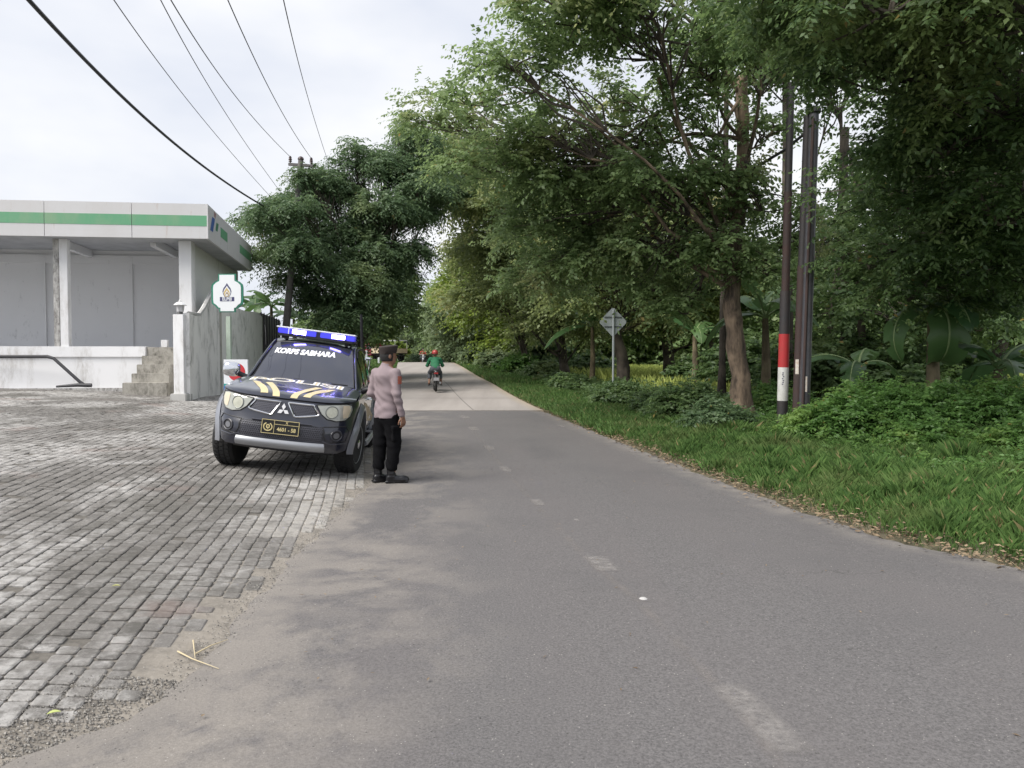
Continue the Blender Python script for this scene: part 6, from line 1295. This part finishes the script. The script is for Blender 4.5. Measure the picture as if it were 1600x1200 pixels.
def rider(loc, rz_, label, top, legs_m, helmet, hcol, lean=.16, bare=False, foot_out=.0):
    r = empty('person', loc, (0, 0, rz_), label=label, cat='person'); h = .013; sh = (0, lean, 1.24)
    A = [((q * .19, lean, 1.24), (q * .30, lean + .08, 1.0), (q * .31, .27, 1.03)) for q in (-1, 1)]; Lg = [((q * .1, -.18, .86), (q * .2, .2, .72), (q * (.2 + foot_out), .03, .32), (q * (.21 + foot_out), .15, .27)) for q in (-1, 1)]
    s = SDF((-.45, -.5, .15), (.45, .5, 1.66), h); s.cone((0, -.16, .86), (0, lean - .02, 1.2), .12, .12, 0, (1.2, .85, 1)); s.cone((0, lean, 1.25), (0, lean + .04, 1.38), .05, .05, .03); s.ell((0, lean + .05, 1.45), (.075, .09, .105), .02); s.ell((0, lean + .14, 1.44), (.014, .02, .02), .01)
    for a, b_, c_ in A: s.cone(a, b_, .05, .04, .03); s.cone(b_, c_, .04, .03, .02); s.cone(c_, (c_[0], c_[1] + .05, c_[2] - .02), .035, .03, .015)
    for a, b_, c_, d_ in Lg: s.cone(a, b_, .085, .06, .03); s.cone(b_, c_, .055, .04, .02); s.cone(c_, d_, .04, .035, .015)
    s.mesh('body', SKIN, r)
    s = SDF((-.42, -.42, .72), (.42, .4, 1.4), h); s.cone((0, -.17, .88), (0, .0, 1.05), .15, .145, 0, (1.2, .9, 1)); s.cone((0, .0, 1.05), (0, lean - .02, 1.2), .145, .13, .04, (1.25, .9, 1)); s.cone((-.15, lean, 1.25), (.15, lean, 1.25), .065, .065, .05)
    for a, b_, c_ in A: s.cone(a, b_, .075, .068, .03); (s.cone(b_, [b_[q] * .3 + c_[q] * .7 for q in range(3)], .06, .045, .02) if not bare else None)
    s.wrinkle(1, lambda x, y, z: .006 * np.sin(z * 45 + x * 25)); s.mesh('shirt', top, r)
    s = SDF((-.36, -.45, .3), (.36, .45, 1.02), h); s.cone((-.07, -.17, .86), (.07, -.17, .86), .14, .14, 0)
    for a, b_, c_, d_ in Lg: s.cone(a, b_, .11, .09, .03); s.cone(b_, [b_[q] * .5 + c_[q] * .5 for q in range(3)], .085, .075, .02)
    s.mesh('shorts', legs_m, r)
    for a, b_, c_, d_ in Lg: b = MB(); b.box((d_[0], d_[1] - .02, d_[2] - .045), (.09, .26, .02)); b.obj('sandal', MBLK, r, bevel=.006)
    if helmet:
        s = SDF((-.2, lean - .15, 1.3), (.2, lean + .25, 1.7), .011); s.ell((0, lean + .045, 1.49), (.122, .142, .125), 0); s.cut(2, 1.43); s.box((0, lean + .19, 1.485), (.08, .05, .006), .004, .02); s.mesh('helmet', hcol, r)
        b = MB(); b.lathe([(.124, 0), (.128, .012), (.122, .026)], (0, 0, 0), 24); b.v = [(x, y * 1.16 + lean + .045, z + 1.425) for x, y, z in b.v]; b.obj('helmet_rim', MBLK, r, smooth=50)
    else:
        s = SDF((-.15, lean - .12, 1.4), (.15, lean + .2, 1.62), .01); s.ell((0, lean + .035, 1.49), (.085, .1, .09), 0); s.cut(2, 1.44); s.mesh('hair', HAIR, r)
    return r
mx_, my_ = float(at(680, 600, 30).x), 30.; mz = float(rz(my_)) + .047; mh = R(8)
motorbike('motorcycle', (mx_, my_, mz), mh, 'small dark motorcycle ridden away up the concrete road', ('grey', (.06, .06, .065)))
rider((mx_, my_, mz + .01), mh, 'person in loose green shirt and red helmet riding away on a motorcycle', mat('shirt_green', (.015, .14, .06), .8, noise=(9, .5, (.02, .10, .05))), mat('shorts_grey', (.07, .075, .085), .9), True, mat('helmet_red', (.38, .045, .04), .35, coat=.3), .12, foot_out=.03)
fx, fy = float(at(661, 600, 72).x), 72.; fz = float(rz(fy)) + .047
motorbike('motorcycle', (fx, fy, fz), R(188), 'far motorcycle coming over the crest loaded with cut grass', ('white', (.5, .5, .5)))
rider((fx, fy, fz + .01), R(188), 'person in rust red shirt riding the grass laden motorcycle over the crest', mat('shirt_rust', (.3, .07, .04), .8), MATS['shorts_grey'], False, None, .05)
rg = np.random.default_rng(77)
for sx_, lab in ((-1, 'bundle of cut dark grass hanging on the left side of the far motorcycle'), (1, 'bundle of cut dark grass hanging on the right side of the far motorcycle')):
    c = Vector((fx + sx_ * .62, fy + .3, fz + .62)); n = 1500; p = norm(rg.normal(0, 1, (n, 3))) * np.array([.55, .6, .36]) * rg.uniform(.5, 1, (n, 1)); d = norm(rg.normal(0, 1, (n, 3)) * [.4, 1, .4]); q = leaf_quads(p, d, norm(rg.normal(0, 1, (n, 3))), np.full(n, .4), np.full(n, .035))
    o = link('grass_bundle', np_mesh('grass_bundle', q.reshape(-1, 3), np.arange(n * 4), mat('cut_grass', (.022, .045, .018), .8), attr=[('rnd', 'FACE', rg.random(n))])); o.location = c; tag(o, lab, 'grass bundle')

# ------------------------------------------------------------------ parked truck on the left verge
tx, ty = float(at(603, 600, 62).x), 62.; tz = G(tx, ty); tr = empty('truck', (tx, ty, tz), (0, 0, R(58)), label='old maroon truck with a cream cargo bed parked under the trees', cat='truck')
tr.scale = (.85, .85, .85); MAR = mat('maroon', (.24, .03, .045), .4, coat=.4); CRE = mat('cream_bed', (.55, .46, .32), .6, noise=(3, .5, (.4, .3, .2)))
b = MB(); b.hexa([(-.8, 1.1, .55), (.8, 1.1, .55), (.8, 2.5, .5), (-.8, 2.5, .5), (-.8, 1.1, 1.75), (.8, 1.1, 1.75), (.74, 1.85, 1.75), (-.74, 1.85, 1.75)]); b.obj('cab', MAR, tr, bevel=.08)
b = MB(); b.box((0, 2.3, .75), (1.5, .75, .5)); b.obj('bonnet', MAR, tr, bevel=.08)
b = MB(); b.hexa([(-.7, 2.16, 1.12), (.7, 2.16, 1.12), (.7, 2.2, 1.12), (-.7, 2.2, 1.12), (-.64, 1.9, 1.66), (.64, 1.9, 1.66), (.64, 1.94, 1.66), (-.64, 1.94, 1.66)]); b.obj('windscreen', GLASS, tr)
for q in (-1, 1): b = MB(); b.box((q * .79, 1.45, 1.38), (.04, .55, .42)); b.obj('side_window', GLASS, tr)
b = MB(); b.box((0, -.45, .72), (1.75, 2.9, .08)); b.box((0, -.45, .55), (.8, 3.2, .14)); b.obj('bed_floor', MBLK, tr)
for q in (-1, 1): b = MB(); b.box((q * .88, -.45, .98), (.05, 2.9, .44)); b.obj('side_board', CRE, tr, bevel=.01)
b = MB(); b.box((0, -1.9, .98), (1.75, .05, .44)); b.obj('tail_board', CRE, tr, bevel=.01); b = MB(); b.box((0, .98, 1.1), (1.75, .05, .66)); b.obj('head_board', CRE, tr, bevel=.01)
b = MB()
for q in (-1, 1):
    b.tube([(q * .86, -1.88, .8), (q * .86, -1.88, 1.95), (q * .86, .98, 1.95), (q * .86, .98, .8)], .03, 6)
b.tube([(-.86, -1.88, 1.95), (.86, -1.88, 1.95)], .03, 6); b.tube([(-.86, .98, 1.95), (.86, .98, 1.95)], .03, 6); b.obj('rack', mat('rack_grey', (.45, .45, .45), .5), tr)
for x in (-.8, .8):
    for y in (-1.2, 1.95): b = MB(); b.lathe([(.2, -.1), (.35, -.1), (.36, 0), (.35, .1), (.2, .1)], (x, y, .36), 24, 'x'); w = b.obj('wheel', RUB, tr, smooth=40); b = MB(); b.lathe([(.05, -.07), (.2, -.104), (.2, .104), (.05, .07)], (x, y, .36), 16, 'x'); b.obj('rim', MSIL, w, smooth=30)
# white marker stones / posts on the left verge
for px, Y, h in ((573, 47, 1.1), (592, 52, .5)):
    a = gp(px, Y); o = empty('marker_post', a, label='slim white marker post on the left verge before the truck' if px == 573 else 'short pale marker post under the truck bed', cat='post'); b = MB(); b.box((0, 0, h / 2), (.12, .12, h)); b.obj('shaft', MATS['board_white'], o, bevel=.01)

# ------------------------------------------------------------------ litter: dry leaves, straw, gravel
rg = np.random.default_rng(8)
def flat_leaves(name, x, y, ln, wd, m, label, up_=.012, tilt=.35, seed=1):
    r_ = np.random.default_rng(seed); n = len(x); az = r_.uniform(0, 6.28, n); A = norm(np.stack([np.cos(az), np.sin(az), r_.normal(0, .12, n)], -1)); Nn = norm(np.stack([r_.normal(0, tilt, n), r_.normal(0, tilt, n), np.ones(n)], -1))
    P = np.stack([x, y, gz(x, y) + up_ + r_.random(n) * .012], -1); q = leaf_quads(P, A, Nn, ln * r_.uniform(.6, 1.3, n), wd * r_.uniform(.6, 1.3, n)); return tag(link(name, np_mesh(name, q.reshape(-1, 3), np.arange(n * 4), m, attr=[('rnd', 'FACE', r_.random(n))])), label, kind='stuff')
k = NT('dry_leaf'); k.col(k.mix(k.attr('rnd'), (.09, .06, .035), (.27, .2, .125))); k.b.inputs['Roughness'].default_value = .8; DRY = k.m
y = 5 + 26 * rg.random(4500) ** 1.5; x = re_(y) + rg.normal(.12, .11, 4500); flat_leaves('leaf_litter', x, y, .05, .022, DRY, 'brown leaf litter along the right road edge', .03, .6)
y = 3 + 16 * rg.random(260); x = le(y) + (re_(y) - le(y)) * rg.random(260); flat_leaves('fallen_leaves', x, y, .03, .012, DRY, 'small dry leaves scattered on the asphalt', .03, .15, 3)
k = NT('pebble'); k.col(k.mix(k.attr('rnd'), (.07, .065, .06), (.34, .32, .29))); k.b.inputs['Roughness'].default_value = .9; PEB = k.m
def pebbles(name, x, y, s_, label, up_=.012, sd_=4):
    r_ = np.random.default_rng(sd_); n = len(x); u = np.array([(1, 0, 0), (-.5, .87, 0), (-.5, -.87, 0), (0, 0, 1)]) ; u[3] = (0, 0, .8); V = u[None] * (s_ * r_.uniform(.4, 1.4, n))[:, None, None] * r_.uniform(.7, 1.3, (n, 4, 1)); a = r_.uniform(0, 6.28, n); c_, s__ = np.cos(a)[:, None], np.sin(a)[:, None]
    V = np.stack([V[..., 0] * c_ - V[..., 1] * s__ + x[:, None], V[..., 0] * s__ + V[..., 1] * c_ + y[:, None], V[..., 2] + (gz(x, y) + up_)[:, None]], -1); F = (np.arange(n)[:, None, None] * 4 + np.array([(0, 1, 3), (1, 2, 3), (2, 0, 3)])[None]).reshape(-1, 3)
    return tag(link(name, np_mesh(name, V, F, PEB, 3, attr=[('rnd', 'FACE', np.repeat(r_.random(n), 3))])), label, kind='stuff')
n = 5200; y = rg.uniform(2.6, 3.6, n); x = le(y) + rg.normal(-.18, .2, n) + .15 * np.sin(y * 9); pebbles('gravel', x, y, .006, 'loose grey gravel where the paving meets the asphalt', .008)
n = 2600; y = rg.uniform(3.4, 9.4, n); x = le(y) + rg.normal(-.02, .07, n); pebbles('gravel', x, y, .0055, 'loose gravel along the left edge of the asphalt', .012, 6)
n = 1500; y = rg.uniform(3, 14, n); x = le(y) + (re_(y) - le(y)) * rg.random(n); pebbles('grit', x, y, .004, 'pale grit scattered over the asphalt', .028, 9)
STR = mat('straw', (.5, .42, .27), .7)
for pts, lab in (([(278, 1028), (300, 1040), (342, 1051)], 'longest dry straw stalk bent across the paving edge'), ([(304, 1030), (330, 1018), (356, 1005)], 'dry straw stalk pointing up onto the asphalt'), ([(302, 1010), (303, 1022), (305, 1036)], 'short straw stalk crossing the other two')):
    P = []
    for px, py in pts:
        d = at(px, py, 1.) - Vector((0, 0, EYE)); t = -EYE / d.z; x, y_ = d.x * t, d.y * t; P.append((x, y_, G(x, y_) + .02))
    P[1] = (P[1][0], P[1][1], P[1][2] + .012); b = MB(); b.tube(P, [.005, .0035, .0015], 5); tag(b.obj('straw_stalk', STR), lab, 'straw')
for i_, (px, py, lab, cc) in enumerate(((72, 1112, 'pale green fallen leaf on the blocks near the gravel', (.4, .45, .15)), (174, 927, 'yellowish fallen leaf in the middle of the paving', (.33, .33, .12)))):
    d = at(px, py, 1.) - Vector((0, 0, EYE)); t = -EYE * .96 / d.z; x, y_ = d.x * t, d.y * t; b = MB(); a = .5 - i_ * .3; z = G(x, y_) + .02; c_, s__ = math.cos(a), math.sin(a)
    prof = [(0, 0), (.25, .5), (.5, .62), (.75, .45), (1, 0), (.75, -.45), (.5, -.6), (.25, -.5)]; V = [(x + (u * .055 * c_ - v * .022 * s__), y_ + (u * .055 * s__ + v * .022 * c_), z + .008 * abs(v) + .004 * math.sin(u * 3)) for u, v in prof]; b.add(V + [(x + .0275 * c_, y_ + .0275 * s__, z + .002)], [(q, (q + 1) % 8, 8) for q in range(8)]); tag(b.obj('fallen_leaf', mat('leaf_yellow%d' % i_, cc, .6)), lab, 'leaf')
d = at(1005, 943, 1.) - Vector((0, 0, EYE)); t = -EYE / d.z; b = MB(); x, y_ = d.x * t, d.y * t; b.lathe([(.028, 0), (.03, .004), (.015, .012), (.002, .013)], (x, y_, G(x, y_) + .026), 9); tag(b.obj('chalky_stone', mat('chalk', (.42, .41, .4), .8)), 'flat white stone lying on the faded centre line', 'stone')
